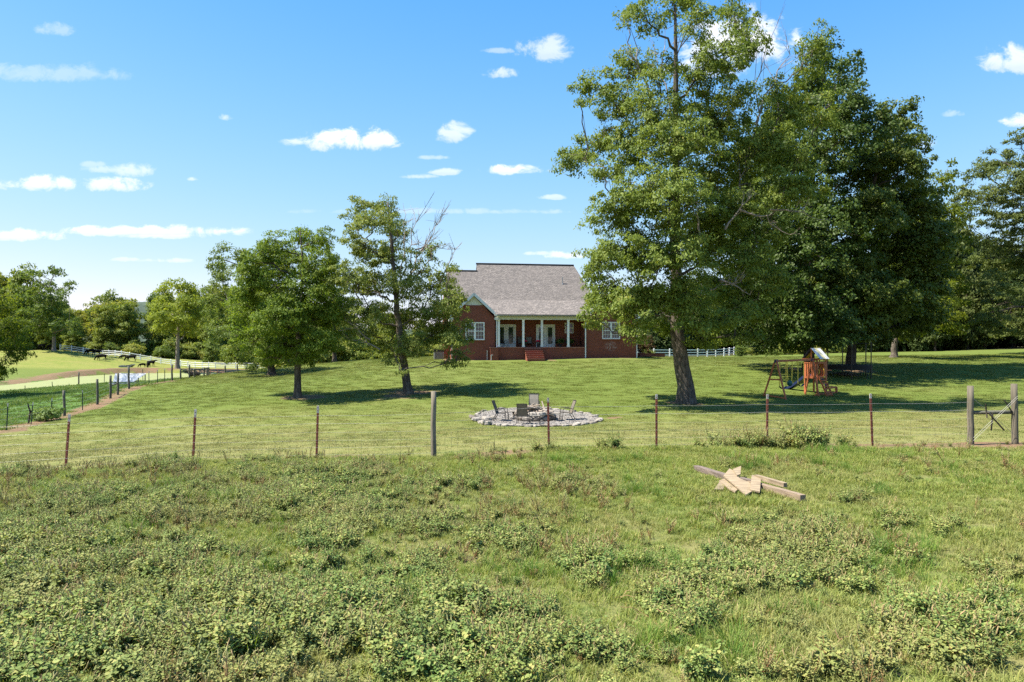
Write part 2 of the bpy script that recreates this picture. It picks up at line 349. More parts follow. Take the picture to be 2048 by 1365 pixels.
L['weed'] = leafmat('pigweed_leaves', (.108, .172, .04), (.22, .275, .084), (.34, .33, .105), .28, (1.15, 1.2, .55), p3=.95, objvar=.22, spec=.14, loc=(.55, (.25, .22, .08), .55))
L['weedstem'] = leafmat('pigweed_stems', (.2, .09, .04), (.16, .14, .05), None, .05, objvar=.2)
L['spike'] = leafmat('pigweed_seed_spikes', (.26, .27, .1), (.34, .32, .13), (.36, .28, .13), .2, objvar=.2)
L['dry'] = leafmat('drying_weed_leaves', (.18, .14, .05), (.25, .19, .08), (.3, .15, .07), .2, objvar=.25)
L['grass'] = leafmat('pasture_grass_blades', (.14, .195, .036), (.245, .28, .07), (.42, .36, .16), .3, (1.2, 1.15, .5), p3=.92, objvar=.22, loc=(.5, (.3, .26, .11), .5))
L['lush'] = leafmat('long_grass_blades', (.075, .155, .024), (.15, .24, .042), (.25, .25, .08), .34, (1.2, 1.2, .5), objvar=.2)
L['lawn'] = leafmat('lawn_blades', (.1, .138, .026), (.142, .176, .04), (.23, .21, .075), .3, (1.2, 1.15, .5), p3=.93, objvar=.04, loc=(.16, (.16, .165, .045), .4))
L['lawndry'] = leafmat('dry_lawn_blades', (.175, .175, .055), (.235, .215, .08), (.32, .275, .12), .28, (1.15, 1.1, .6), p3=.9, objvar=.04, loc=(.2, (.12, .155, .035), .6))
L['field'] = leafmat('field_grass_blades', (.075, .14, .03), (.12, .185, .045), (.2, .22, .08), .3, objvar=.15)
# ------------------------------------------------------------------ the lie of the land
POND_Z = -1.3
def smooth01(t): t = np.clip(t, 0, 1); return t*t*(3-2*t)
_cp = []
for (px, py, d) in [  # bearings read off the land: fence line, lawn, slope to the house, field, far pasture
    (0,1365,5.2),(1024,1365,5.2),(2048,1365,5.3),(1024,1150,8.5),(300,1150,8.4),(1700,1150,8.6),(1500,982,13.4),(600,1010,12.8),
    (132,946,17),(386,923,18.4),(634,917,18.9),(866,914,18.9),(1098,897,19.2),(1312,896,19.1),(1534,893,19.2),(1743,892,19.2),(1940,888,19.3),(2030,888,19.2),(2300,880,19.3),(-250,960,17),
    (1072,838,37),(940,845,35),(1200,830,38),(1372,806,41),(1500,800,43),(1600,797,45),(1940,803,44),(2250,800,44),
    (1700,752,55),(1617,741,58),(1720,742,58),(1900,752,56),(2100,748,57),(1787,717,72),(1900,709,84),(2048,701,90),(2300,690,95),
    (595,796,45),(816,788,46),(1072,780,47),(1000,800,42),(300,856,36),(420,820,40),(700,755,58),(1372,770,50),(1250,745,57),
    (543,752,72),(905,722,64.8),(1000,720,65.7),(1090,720,65.3),(1170,715.5,66.6),(1275,716,67.2),(1330,717,70),(1480,714,84),(1600,713,82),
    (745,722,78),(640,728,80),(480,746,75),(400,755,69),(345,764,64),(290,772,60),(258,778,57.5),(235,790,55),(220,797,53),(194,809,50),(128,832,45),(62,850,40),(16,865,37),(-60,890,35),
    (0,800,60),(0,788,70),(100,800,55),(200,780,70),(150,776,82),(60,830,46),(290,765.5,94),(-250,830,52),
    (205,722,150),(300,735,150),(247,715,158),(183,710,162),(85,701,165),(108,700,160),(0,706,158),(-150,706,158),(60,735,125),(0,752,105),(-200,765,100),(130,727,140),(355,736,136),(410,738,140),(480,740,140),(600,738,150),(430,746.5,131),(540,742,120),(560,744,100),
    (740,724,110),(1000,712,110),(1320,715,105),(1400,714,112),(1480,709,116),(1700,704,115),(2000,697,112),(1000,705,180),(600,720,200),(200,702,210),(-200,695,210),(1600,698,180),(2400,680,170)]:
    p = P(px, py, d); _cp.append((p.x, p.y, p.z))
_cp += [(-5.7, 77, 2.4), (-7, 84, 2.4), (10, 80, 2.5), (5, 90, 2.5), (0, -12, .8), (-20, -12, .8), (20, -12, .8), (-40, 10, .1), (40, 10, .7), (60, 30, .6), (-60, 30, -.9), (90, 60, 2.2), (-90, 60, -1.2), (-130, 100, -.3), (140, 110, 4),
        (-300, 150, 3), (300, 150, 5), (-300, 350, 4), (300, 350, 5), (0, 350, 2.5), (0, 700, 3), (-500, 700, 3), (500, 700, 5), (-500, 0, 0), (500, 0, 2), (0, -60, 1), (-300, -60, 0), (300, -60, 1.5)]
_cp = np.array(_cp); _S = 60.0
def _phi(r): return np.where(r > 0, r*r*np.log(np.maximum(r, 1e-9)), 0)
_X = _cp[:, :2]/_S; _n = len(_X)
_K = _phi(np.linalg.norm(_X[:, None]-_X[None], axis=2))+np.eye(_n)*2e-4
_Q = np.hstack([np.ones((_n, 1)), _X])
_A = np.block([[_K, _Q], [_Q.T, np.zeros((3, 3))]])
_w = np.linalg.solve(_A, np.concatenate([_cp[:, 2], np.zeros(3)]))
def tps(x, y):
    x = np.asarray(x, float); sh = x.shape; q = np.stack([x.ravel(), np.asarray(y, float).ravel()], 1)/_S
    out = np.empty(len(q))
    for i in range(0, len(q), 20000):
        c = q[i:i+20000]
        out[i:i+20000] = _phi(np.linalg.norm(c[:, None]-_X[None], axis=2)) @ _w[:_n]+_w[_n]+c @ _w[_n+1:]
    return out.reshape(sh)
def vnoise(x, y, s, seed=0):
    """smooth value noise on numpy arrays, -1..1"""
    x = np.asarray(x)/s; y = np.asarray(y)/s
    xi = np.floor(x).astype(np.int64); yi = np.floor(y).astype(np.int64); fx = smooth01(x-xi); fy = smooth01(y-yi)
    def h(a, b):
        k = (a*374761393+b*668265263+seed*1442695041) & 0x7fffffff
        k = ((k ^ (k >> 13))*1274126177) & 0x7fffffff
        return ((k ^ (k >> 16)) & 0xffff)/32767.5-1
    return (h(xi, yi)*(1-fx)+h(xi+1, yi)*fx)*(1-fy)+(h(xi, yi+1)*(1-fx)+h(xi+1, yi+1)*fx)*fy
def poly_sd(x, y, poly):
    """signed distance to a polygon, negative inside"""
    poly = np.asarray(poly, float); d = np.full(x.shape, 1e9); ins = np.zeros(x.shape, bool); n = len(poly)
    for i in range(n):
        ax, ay = poly[i]; bx, by = poly[(i+1) % n]
        ex, ey = bx-ax, by-ay; wx, wy = x-ax, y-ay
        t = np.clip((wx*ex+wy*ey)/(ex*ex+ey*ey), 0, 1)
        d = np.minimum(d, np.hypot(wx-ex*t, wy-ey*t))
        c = (ay > y) != (by > y)
        ins ^= c & (x < (bx-ax)*(y-ay)/(by-ay+1e-12)+ax)
    return np.where(ins, -d, d)
def line_d(x, y, pts):
    d = np.full(np.shape(x), 1e9)
    for (ax, ay), (bx, by) in zip(pts[:-1], pts[1:]):
        ex, ey = bx-ax, by-ay; t = np.clip(((x-ax)*ex+(y-ay)*ey)/(ex*ex+ey*ey+1e-9), 0, 1)
        d = np.minimum(d, np.hypot(x-ax-ex*t, y-ay-ey*t))
    return d
def pz(px, py, z): d = (CAMZ-z)*F/(py-Y0); return ((px-CX)/F*d, d)
POND = [pz(*q, POND_Z) for q in [(-330,782),(-120,775),(0,771.5),(70,764),(140,754.5),(180,751.5),(224,749),(289,746.8),(372,746.2),(430,746.0),(448,748)]]
POND += [(x, y) for x, y in [(-38, 108), (-42, 96), (-46, 90)]]
POND += [pz(*q, POND_Z) for q in [(289,765.5),(224,768.5),(150,775.5),(60,783),(0,788),(-150,798),(-330,806)]]
SIDE = [P(*q) for q in [(-60,892,35),(16,866,37),(62,850,40),(128,832,45),(194,809,50),(220,797,53),(235,789,55),(258,777.6,57.5),(290,771,61),(345,763,66)]]
SIDE2 = [(p.x, p.y) for p in SIDE]
FEN = [P(*q) for q in [(-250,962,16.6),(132,946,17.4),(386,923,18.4),(634,917,18.9),(866,914,18.9),(1098,897,19.2),(1312,896,19.1),(1534,893,19.2),(1743,892,19.2),(1940,888,19.3),(2030,888,19.2),(2330,884,19.2)]]
FEN2 = [(p.x, p.y) for p in FEN]
PIT = (P(1072, 838, 36.6).x, 36.6); PITR = (3.35, 3.3)
HA = math.radians(8); HO = Vector((-5.65, 64.8, 0)); HC, HS = math.cos(HA), math.sin(HA)
def hw(lx, ly, z=0): return Vector((HO.x+HC*lx-HS*ly, HO.y+HS*lx+HC*ly, z))
def hl(x, y): dx, dy = x-HO.x, y-HO.y; return HC*dx+HS*dy, -HS*dx+HC*dy
def ax(a): return np.concatenate([np.linspace(p, q, n, endpoint=False) for p, q, n in a]+[[a[-1][1]]])
GX = ax([(-700,-260,14),(-260,-110,44),(-110,-46,76),(-46,46,230),(46,110,60),(110,260,34),(260,700,14)])
GY = ax([(-60,-4,16),(-4,2,12),(2,24,88),(24,62,112),(62,100,64),(100,185,85),(185,320,34),(320,1000,20)])
XX, YY = np.meshgrid(GX, GY)
ZZ = tps(XX, YY)
_sd = poly_sd(XX, YY, POND)
_bank = np.maximum(ZZ, POND_Z+.12+np.clip(_sd, 0, 4)*.11)
_in = POND_Z-.9*smooth01(-_sd/4)
_near = smooth01(1-_sd/14)
ZZ = np.where(_sd < 0, _in, ZZ*(1-_near)+_bank*_near)
ZZ = np.where(_sd < 0, ZZ, np.maximum(ZZ, POND_Z+.06*np.clip(_sd, 0, 2)))
# uneven pasture, smoother lawn, level pad under the fire pit
_pas = (YY < np.interp(XX, [p[0] for p in FEN2], [p[1] for p in FEN2])).astype(float)
ZZ += _pas*(.035*vnoise(XX, YY, 1.3, 1)+.02*vnoise(XX, YY, .55, 2))+(1-_pas)*.03*vnoise(XX, YY, 6, 3)*(_sd > 1)
_hx, _hy = hl(XX, YY)
_hd = np.maximum(np.maximum(-_hx, _hx-18.1), np.maximum(-_hy, _hy-12))
_prox = smooth01(1-(_hd+.5)/4)
def H(x, y):
    x = np.asarray(x, float); y = np.asarray(y, float)
    i = np.clip(np.searchsorted(GX, x)-1, 0, len(GX)-2); j = np.clip(np.searchsorted(GY, y)-1, 0, len(GY)-2)
    u = (x-GX[i])/(GX[i+1]-GX[i]); v = (y-GY[j])/(GY[j+1]-GY[j])
    return (ZZ[j, i]*(1-u)+ZZ[j, i+1]*u)*(1-v)+(ZZ[j+1, i]*(1-u)+ZZ[j+1, i+1]*u)*v
def G(x, y, up=0): return Vector((x, y, float(H(x, y))+up))
def gp(px, d, up=0): return G((px-CX)/F*d, d, up)
def ghit(px, py, up=0):
    d = np.concatenate([np.arange(2, 60, .05), np.arange(60, 400, .25)])
    z = CAMZ-(py-Y0)/F*d; g = H((px-CX)/F*d, d)
    k = np.argmax(z <= g); return gp(px, float(d[k]), up)

def rect_near(pt, r): return np.hypot(XX-pt[0], YY-pt[1])/r
_wob = .6*vnoise(XX, YY, 1.6, 11)+.35*vnoise(XX, YY, .7, 12)+.4*vnoise(XX, YY, 4, 13)
dirt = np.zeros_like(XX)
dirt = np.maximum(dirt, smooth01(1.6-line_d(XX, YY, SIDE2)/.75+_wob*.9)*(line_d(XX, YY, SIDE2) < 2.5))
_fd = line_d(XX, YY, FEN2)
for (px, py, rx, ry) in [(1000,911,75,6),(690,915,30,4),(245,943,35,6),(1930,893,260,7),(1380,898,55,5),(1150,902,40,4),(1640,893,60,6),(540,921,30,4)]:
    c = ghit(px, py); sx_ = rx/F*c.y; sy_ = ry*6.5/F*c.y*1.0
    dirt = np.maximum(dirt, smooth01(1.5-np.hypot((XX-c.x)/sx_, (YY-c.y-.12)/sy_)+_wob))
for (px, d, r) in [(595,45,1.4),(816,46,2.1),(543,72,1.5),(1372,41,1.2),(1617,58,1.4),(1705,58,1.4),(1690,55.6,1.2)]:
    c = gp(px, d); dirt = np.maximum(dirt, .8*smooth01(1.5-np.hypot((XX-c.x)/r, (YY-c.y)/r)+_wob*.8))
for (px, py, rx, rd, s) in [(2015,718,1.9,1.6,.8),(1222,836,.9,.7,.9),(930,838,.7,.6,.4),(1330,744,.8,.6,.35)]:
    c = ghit(px, py); dirt = np.maximum(dirt, s*smooth01(1.4-np.hypot((XX-c.x)/rx, (YY-c.y)/rd)+_wob))
dirt = np.maximum(dirt, .9*smooth01(1.2-np.abs(_hd-.3)/.55+_wob*.5)*(_hd < 1.6))
c_ = hw(9.3, -1.6); dirt = np.maximum(dirt, smooth01(1.4-np.hypot((XX-c_.x)/.9, (YY-c_.y)/.7)+_wob))
_far = smooth01((YY-(84-.42*(XX+60)))/4)          # far shore of the pond
dirt = np.maximum(dirt, smooth01(1.25-np.abs(_sd-1.0)/1.9+_wob*.8)*(_sd > -1)*_far)
dirt = np.maximum(dirt, .75*smooth01(1.3-np.abs(_sd-.3)/.7+_wob)*(_sd > -1)*(1-_far)*(_sd < 2))
for (px, d, rx, ry) in [(345,140,6,5),(455,139,9,5),(395,142,7,4)]:
    c = gp(px, d); dirt = np.maximum(dirt, smooth01(1.4-np.hypot((XX-c.x)/rx, (YY-c.y)/ry)+_wob*.5))
dirt *= (np.hypot((XX-PIT[0])/PITR[0], (YY-PIT[1])/PITR[1]) > .9)
for k in range(26):      # scuffed spots in the pasture
    rs_ = np.random.RandomState(900+k); x, y = rs_.uniform(-6, 9), rs_.uniform(6, 17)
    dirt = np.maximum(dirt, .75*smooth01(1.3-np.hypot((XX-x)/rs_.uniform(.1, .3), (YY-y)/rs_.uniform(.1, .25))+_wob*.6))
field = (poly_sd(XX, YY, SIDE2+[pz(400,747,POND_Z), POND[9], POND[0], (-200, 40), (-60, 20), (-26.5, 30)]) < 0).astype(float)
farp = smooth01((YY-118)/10)*smooth01((-XX-20)/15)*(1-field)
_wl = 172+0*XX; _wr = np.interp(XX, [-20, 15, 40, 60, 90], [128, 112, 108, 98, 86])
floor_ = np.where(XX < -20, smooth01((YY-_wl)/5), smooth01((YY-_wr)/5+_wob*.4))
lawn = (1-_pas)*(1-field)
dry = lawn*np.clip(smooth01((46-YY)/20)*.95+.25*vnoise(XX, YY, 9, 7)+.12*vnoise(XX, YY, 2.5, 8), 0, 1)
gm, nt, b = mat('ground_soil_and_turf')
tc = nn(nt, 'ShaderNodeTexCoord'); ob = tc.outputs['Object']
def attr(nt, k): return nn(nt, 'ShaderNodeAttribute', attribute_name=k).outputs['Fac']
n_f = noise(nt, ob, 9, 5, .7); n_m = noise(nt, ob, 1.3, 5, .65); n_l = noise(nt, ob, .22, 4, .6)
mp = nn(nt, 'ShaderNodeMapping'); nt.links.new(ob, mp.inputs[0]); mp.inputs['Scale'].default_value = (.35, 2.2, 1); n_s = noise(nt, mp.outputs[0], 1.0, 4, .65)
lw = mixc(nt, sstep(nt, n_s, .25, .75), (.104, .136, .028, 1), (.114, .147, .031, 1))
lw = mixc(nt, mth(nt, 'MULTIPLY', sstep(nt, n_l, .4, .65), .5), lw, (.094, .126, .025, 1))
lw = mixc(nt, mth(nt, 'MULTIPLY', attr(nt, 'dry'), sstep(nt, n_m, .2, .62)), lw, (.2, .188, .07, 1))
pa = mixc(nt, sstep(nt, n_m, .35, .65), (.11, .14, .035, 1), (.18, .17, .065, 1))
fi = mixc(nt, sstep(nt, n_m, .3, .7), (.062, .125, .026, 1), (.1, .165, .04, 1))
fp = mixc(nt, sstep(nt, n_m, .3, .7), (.125, .165, .03, 1), (.2, .2, .05, 1)); fp = mixc(nt, mth(nt, 'MULTIPLY', sstep(nt, n_l, .4, .62), .5), fp, (.21, .195, .06, 1))
di = mixc(nt, sstep(nt, n_f, .35, .65), (.15, .088, .05, 1), (.2, .135, .085, 1)); di = mixc(nt, mth(nt, 'MULTIPLY', sstep(nt, n_m, .42, .62), .6), di, (.13, .12, .05, 1))
col = mixc(nt, attr(nt, 'lawn'), pa, lw); col = mixc(nt, attr(nt, 'field'), col, fi); col = mixc(nt, attr(nt, 'farp'), col, fp)
col = mixc(nt, 1, col, mixc(nt, n_f, (.72, .74, .7, 1), (1.2, 1.2, 1.2, 1)), 'MULTIPLY')
col = mixc(nt, attr(nt, 'litter'), col, mixc(nt, n_m, (.045, .036, .022, 1), (.04, .05, .02, 1)))
dmask = sstep(nt, mth(nt, 'ADD', attr(nt, 'dirt'), mth(nt, 'MULTIPLY', mth(nt, 'SUBTRACT', n_f, .5), 1.1)), .38, .62)
col = mixc(nt, dmask, col, di)
nt.links.new(col, b.inputs['Base Color']); b.inputs['Roughness'].default_value = .95; b.inputs['Specular IOR Level'].default_value = .1
bp = nn(nt, 'ShaderNodeBump'); bp.inputs['Strength'].default_value = .8; bp.inputs['Distance'].default_value = .05
nt.links.new(mth(nt, 'ADD', n_f, mth(nt, 'MULTIPLY', noise(nt, ob, 30, 3, .6), .6)), bp.inputs['Height']); nt.links.new(bp.outputs[0], b.inputs['Normal'])
nx, ny = len(GX), len(GY)
idx = np.arange(nx*ny).reshape(ny, nx)
quads = np.stack([idx[:-1, :-1], idx[:-1, 1:], idx[1:, 1:], idx[1:, :-1]], -1).reshape(-1, 4)
fcx = ((GX[:-1]+GX[1:])/2)[None].repeat(ny-1, 0).ravel(); fcy = ((GY[:-1]+GY[1:])/2)[:, None].repeat(nx-1, 1).ravel()
cls = np.where(fcy < np.interp(fcx, [p[0] for p in FEN2], [p[1] for p in FEN2]), 0, np.where(field[:-1, :-1].ravel() > .5, 2, np.where((farp[:-1, :-1].ravel() > .5) | (fcy > 120), 3, 1)))
VV = np.stack([XX.ravel(), YY.ravel(), ZZ.ravel()], 1)
for k, nm in ((0, 'pasture'), (1, 'lawn'), (2, 'field'), (3, 'far_pasture')):
    q = quads[cls == k]; u, inv = np.unique(q, return_inverse=True)
    me = rawmesh(nm, VV[u], [inv.reshape(-1, 4)], gm, smooth=True, attrs={a: v.ravel()[u] for a, v in dict(dirt=dirt, lawn=lawn, field=field, farp=farp, dry=dry, litter=floor_).items()})
    tag(link(nm, me), kind='structure')
def atg(A, x, y):
    i = np.clip(np.searchsorted(GX, x)-1, 0, nx-2); j = np.clip(np.searchsorted(GY, y)-1, 0, ny-2); return A[j, i]

# pond covered in duckweed
pm, nt, b = mat('duckweed')
tc = nn(nt, 'ShaderNodeTexCoord'); n = noise(nt, tc.outputs['Object'], .35, 4, .6); n2_ = noise(nt, tc.outputs['Object'], 5, 3, .7)
nt.links.new(mixc(nt, sstep(nt, n2_, .3, .7), mixc(nt, n, (.19, .212, .078, 1), (.23, .245, .1, 1)), (.21, .228, .09, 1)), b.inputs['Base Color']); b.inputs['Roughness'].default_value = .7; b.inputs['Specular IOR Level'].default_value = .2
PP = np.array(POND); c0 = PP.mean(0)
xs = np.linspace(PP[:, 0].min()-6, PP[:, 0].max()+6, 60); ys = np.linspace(PP[:, 1].min()-6, PP[:, 1].max()+6, 60)
px_, py_ = np.meshgrid(xs, ys); ii = np.arange(3600).reshape(60, 60)
qd = np.stack([ii[:-1, :-1], ii[:-1, 1:], ii[1:, 1:], ii[1:, :-1]], -1).reshape(-1, 4)
sdq = poly_sd((px_[:-1, :-1]+px_[1:, 1:])/2, (py_[:-1, :-1]+py_[1:, 1:])/2, POND).ravel()
qd = qd[sdq < 4]; u, inv = np.unique(qd, return_inverse=True)
tag(link('pond', rawmesh('pond', np.stack([px_.ravel()[u], py_.ravel()[u], np.full(len(u), POND_Z)], 1), [inv.reshape(-1, 4)], pm)), kind='structure')

# distant wooded ridge
rm, nt, b = mat('distant_woodland')
tc = nn(nt, 'ShaderNodeTexCoord'); n = noise(nt, tc.outputs['Object'], .09, 6, .7)
nt.links.new(mixc(nt, sstep(nt, n, .35, .65), (.03, .05, .03, 1), (.06, .085, .05, 1)), b.inputs['Base Color']); b.inputs['Roughness'].default_value = 1
def ridge(name, d, pts, depth=120):
    xs = np.linspace(pts[0][0], pts[-1][0], 220); top = np.interp(xs, [p[0] for p in pts], [p[1] for p in pts])
    X = (xs-CX)/F*d; rows = []
    for k, t in enumerate(np.linspace(0, 1, 9)):
        zz = 2+(CAMZ-(top-Y0)/F*d-2)*math.sin(t*math.pi/2)+(2.2*vnoise(X, X*0+k*7, 9, 5)+1.3*vnoise(X, X*0+k*7, 4, 6))*(t > .1)
        rows.append(np.stack([X, np.full_like(X, d-depth*(1-t)), zz], 1))
    rows.append(np.stack([X, np.full_like(X, d+depth), np.full_like(X, 0)], 1))
    V = np.concatenate(rows); i = np.arange(len(rows)*220).reshape(-1, 220)
    q = np.stack([i[:-1, :-1], i[:-1, 1:], i[1:, 1:], i[1:, :-1]], -1).reshape(-1, 4)
    tag(link(name, rawmesh(name, V, [q], rm)), kind='structure')
ridge('wooded_hill', 620, [(-500,690),(-100,672),(100,650),(170,630),(215,619),(255,607),(285,604),(320,608),(370,625),(420,640),(700,660),(1200,670),(2600,670)])
# ------------------------------------------------------------------ the house
hz = 1.55
house = thing('brick_house', 'red brick house with grey brown shingle roof and white columned back porch', 'house', (HO.x, HO.y, 0), HA)
def wallmb(): return MB()
w = MB()   # left wing, front gable wall with openings butted round the window
def wall_with_hole(w, x0, x1, y0, y1, z0, z1, hx0, hx1, hz0, hz1):
    w.b2(x0, hx0, y0, y1, z0, z1); w.b2(hx1, x1, y0, y1, z0, z1); w.b2(hx0, hx1, y0, y1, z0, hz0); w.b2(hx0, hx1, y0, y1, hz1, z1)
wall_with_hole(w, 0, 4.05, 0, .2, hz, 6.2, 1.22, 3.05, 4.13, 5.83)
w.prism([(0, 6.2), (4.05, 6.2), (2.95, 7.45), (1.1, 7.45)], 0, .2)
w.b2(0, .2, .2, 12, hz, 8.2); w.b2(3.85, 4.05, .2, 2.6, hz, 6.6)
w.build('wall', M['brick'], house)
w = MB(); w.prism([(1.12, 7.45), (2.93, 7.45), (2.025, 8.32)], .03, .17); w.build('gable_siding', M['siding'], house)
w = MB(); wall_with_hole(w, 13.0, 18.07, 0, .2, hz, 6.2, 14.62, 16.42, 4.25, 5.93)
w.prism([(13.0, 6.2), (18.07, 6.2), (15.535, 8.45)], 0, .2)
w.b2(17.87, 18.07, .2, 12, hz, 6.4); w.b2(13.0, 13.2, .2, 2.6, hz, 6.6)
w.build('wall', M['brick_stain'], house)['label'] = 'right wing brick wall with pale smear low on it'
w = MB()
DL, DR = (4.53, 6.46), (8.52, 10.45)
w.b2(4.05, DL[0], 2.6, 2.8, 3.3, 8.2); w.b2(DL[1], DR[0], 2.6, 2.8, 3.3, 8.2); w.b2(DR[1], 11.44, 2.6, 2.8, 3.3, 8.2); w.b2(12.36, 13.0, 2.6, 2.8, 3.3, 8.2)
w.b2(DL[0], DL[1], 2.6, 2.8, 5.74, 8.2); w.b2(DR[0], DR[1], 2.6, 2.8, 5.74, 8.2); w.b2(11.44, 12.36, 2.6, 2.8, 5.93, 8.2); w.b2(11.44, 12.36, 2.6, 2.8, 3.3, 4.87)
w.b2(.2, 17.87, 11.8, 12, hz, 8.2)
w.build('wall', M['brick'], house)
# porch base, floor, cap, steps
w = MB(); w.b2(4.06, 12.99, -.12, .12, hz, 3.36); w.b2(3.55, 4.3, -.62, -.123, hz, 3.36); w.build('porch_base', M['brick'], house)
w = MB(); w.b2(4.06, 12.99, .122, 2.6, 3.3, 3.455); w.build('porch_floor', M['concrete'], house)
w = MB(); w.b2(4.3, 6.9, -.17, .2, 3.362, 3.47); w.b2(8.56, 12.99, -.17, .2, 3.362, 3.47); w.b2(6.9, 8.56, -.1, .2, 3.362, 3.47); w.b2(3.5, 4.298, -.66, -.08, 3.362, 3.44); w.build('porch_cap', M['brick_tread'], house)
nst = 6; rise = (3.36-2.15)/(nst+.2)
for k in range(nst):
    zt = 3.36-.02-rise*k; yf = -.4-.3*k
    w = MB(); w.b2(6.9, 8.56, yf, (-.123 if k == 0 else yf+.3-.002), zt-rise*(nst+1-k) if k < nst-1 else zt-rise*1.4, zt-.07)
    w.build('step', M['brick'], house); w = MB(); w.b2(6.86, 8.6, yf-.04, (-.18 if k == 0 else yf+.26), zt-.069, zt); w.build('step_tread', M['brick_tread'], house)
# columns, beam, ceiling, gutters, downspouts
for cx in (4.42, 6.80, 8.62, 11.22):
    w = MB(); w.b2(cx-.1, cx+.1, -.1, .1, 3.472, 6.13); w.b2(cx-.13, cx+.13, -.13, .13, 3.472, 3.6); w.b2(cx-.13, cx+.13, -.13, .13, 6.03, 6.129); w.build('column', M['white'], house)
w = MB(); w.b2(4.06, 12.99, -.12, .12, 6.131, 6.42); w.build('porch_beam', M['siding'], house)
w = MB(); w.b2(4.06, 12.99, -.14, -.122, 6.1, 6.15); w.build('beam_trim', M['white'], house)
w = MB(); w.b2(4.06, 12.99, .122, 2.6, 6.2, 6.25); w.build('porch_ceiling', M['ceiling'], house)
w = MB(); w.b2(3.98, 13.05, -.6, -.46, 6.44, 6.57); w.build('gutter', M['white'], house)
for dx, zb in ((4.2, 2.0), (12.9, 2.25)):
    w = MB(); w.bar((dx+.08, -.5, 6.44), (dx, -.2, 6.1), .1, .08); w.bar((dx, -.2, 6.12), (dx, -.2, zb), .1, .08, up=(0, 1, 0)); w.bar((dx, -.2, zb+.04), (dx, -.5, zb), .1, .08); w.build('downspout', M['white'], house)
w = MB(); w.bar((18.12, -.04, 6.1), (18.12, -.04, 2.3), .07, .07, up=(0, 1, 0)); w.build('downspout', M['white'], house)
w = MB(); w.bar((3.3, -.05, 3.15), (3.3, -.05, 2.0), .06, .05, up=(0, 1, 0)); w.build('vent_pipe', M['white'], house)
w = MB(); w.bar((3.62, -.68, 2.7), (3.62, -.68, 1.9), .05, .05, up=(0, 1, 0)); w.bar((3.6, -.68, 2.7), (3.8, -.68, 2.7), .05, .05); w.build('vent_pipe', M['white'], house)
# chimney on the left wall
w = MB(); w.b2(-.62, -.003, 5.2, 7.4, hz, 6.6); w.b2(-.6, -.003, 5.7, 6.9, 6.6, 9.2); w.build('chimney', M['brick'], house)
w = MB(); w.b2(-.36, -.02, -.25, .3, 5.9, 6.25); w.b2(-.12, -.03, -.08, .0, 2.1, 5.9); w.build('corner_trim', M['white'], house)
# roofs: sheets with real thickness
def slab(w, pts, t=.12, mi=0):
    pts = [Vector(p) for p in pts]; n = (pts[1]-pts[0]).cross(pts[2]-pts[0]).normalized()
    if n.z < 0: pts.reverse(); n = -n
    k = len(pts); V = [tuple(p) for p in pts]+[tuple(p-Vector((0, 0, t))) for p in pts]
    q = [[i, k+i, k+(i+1) % k, (i+1) % k] for i in range(k)]
    t3 = [[0, i, i+1] for i in range(1, k-1)]+[[k, k+i+1, k+i] for i in range(1, k-1)]
    w.add(V, q, t3, mi)
RZ = 12.22; BY, BZ = 2.6, 8.24; sl = (RZ-BZ)/(6.5-BY); LZ = 11.35; ly = BY+(LZ-BZ)/sl
w = MB()
slab(w, [(2.86, 6.5, RZ), (13.27, 6.5, RZ), (14.7, BY, BZ), (2.86, BY, BZ)])
slab(w, [(2.86, 6.52, RZ), (13.27, 6.52, RZ), (14.7, 10.4, BZ), (2.86, 10.4, BZ)])
slab(w, [(13.28, 6.5, RZ), (14.72, BY, BZ), (14.72, 10.4, BZ)])
slab(w, [(-.35, ly, LZ), (2.858, ly, LZ), (2.858, BY, BZ), (-.35, BY, BZ)])
slab(w, [(-.35, ly+.02, LZ), (2.858, ly+.02, LZ), (2.858, 10.4, BZ-.7), (-.35, 10.4, BZ-.7)])
w.prism([(2.87, BZ), (2.99, BZ), (2.99, RZ-.15), (2.87, RZ-.15)], 6.3, 6.6)
w.build('roof', M['shingle'], house)
w = MB(); slab(w, [(2.0, BY+.05, BZ+.015), (13.6, BY+.05, BZ+.015), (13.4, -.62, 6.57), (4.2, -.62, 6.57)], .1); w.build('porch_roof', M['shingle'], house)
w = MB(); w.tube([(2.8, 6.5, RZ+.02), (13.3, 6.5, RZ+.02)], .09, 6); w.tube([(-.35, ly, LZ+.02), (2.85, ly, LZ+.02)], .09, 6); w.build('ridge_cap', M['mat'], house)
def gable_roof(x0, x1, zE, zA, y0, y1, nm):
    c = (x0+x1)/2; w = MB()
    slab(w, [(x0, y0, zE), (c, y0, zA), (c, y1, zA), (x0, y1, zE)], .1); slab(w, [(c+.003, y0, zA), (x1, y0, zE), (x1, y1, zE), (c+.003, y1, zA)], .1)
    w.build(nm, M['shingle'], house)
    w = MB()
    for xe in (x0, x1):
        s = 1 if xe > c else -1
        a, b_ = Vector((c, y0-.03, zA-.13)), Vector((xe, y0-.03, zE-.13)); nrm = (b_-a).cross(Vector((0, 1, 0))).normalized()
        w.bar(a, b_, .05, .24, up=tuple(nrm if nrm.z > 0 else -nrm))
        w.b2(min(xe, xe-s*.42), max(xe, xe-s*.42), y0-.055, y0+.3, zE-.36, zE-.13)
    w.build('rake_trim', M['white'], house)
gable_roof(-.36, 4.41, 6.42, 8.62, -.3, 5.2, 'wing_roof')
gable_roof(12.68, 18.4, 6.42, 8.78, -.3, 10.5, 'wing_roof')
w = MB(); w.prism([(17.9, 6.2), (18.07, 6.2), (15.535, 8.45), (15.5, 8.3)], 11.8, 12)
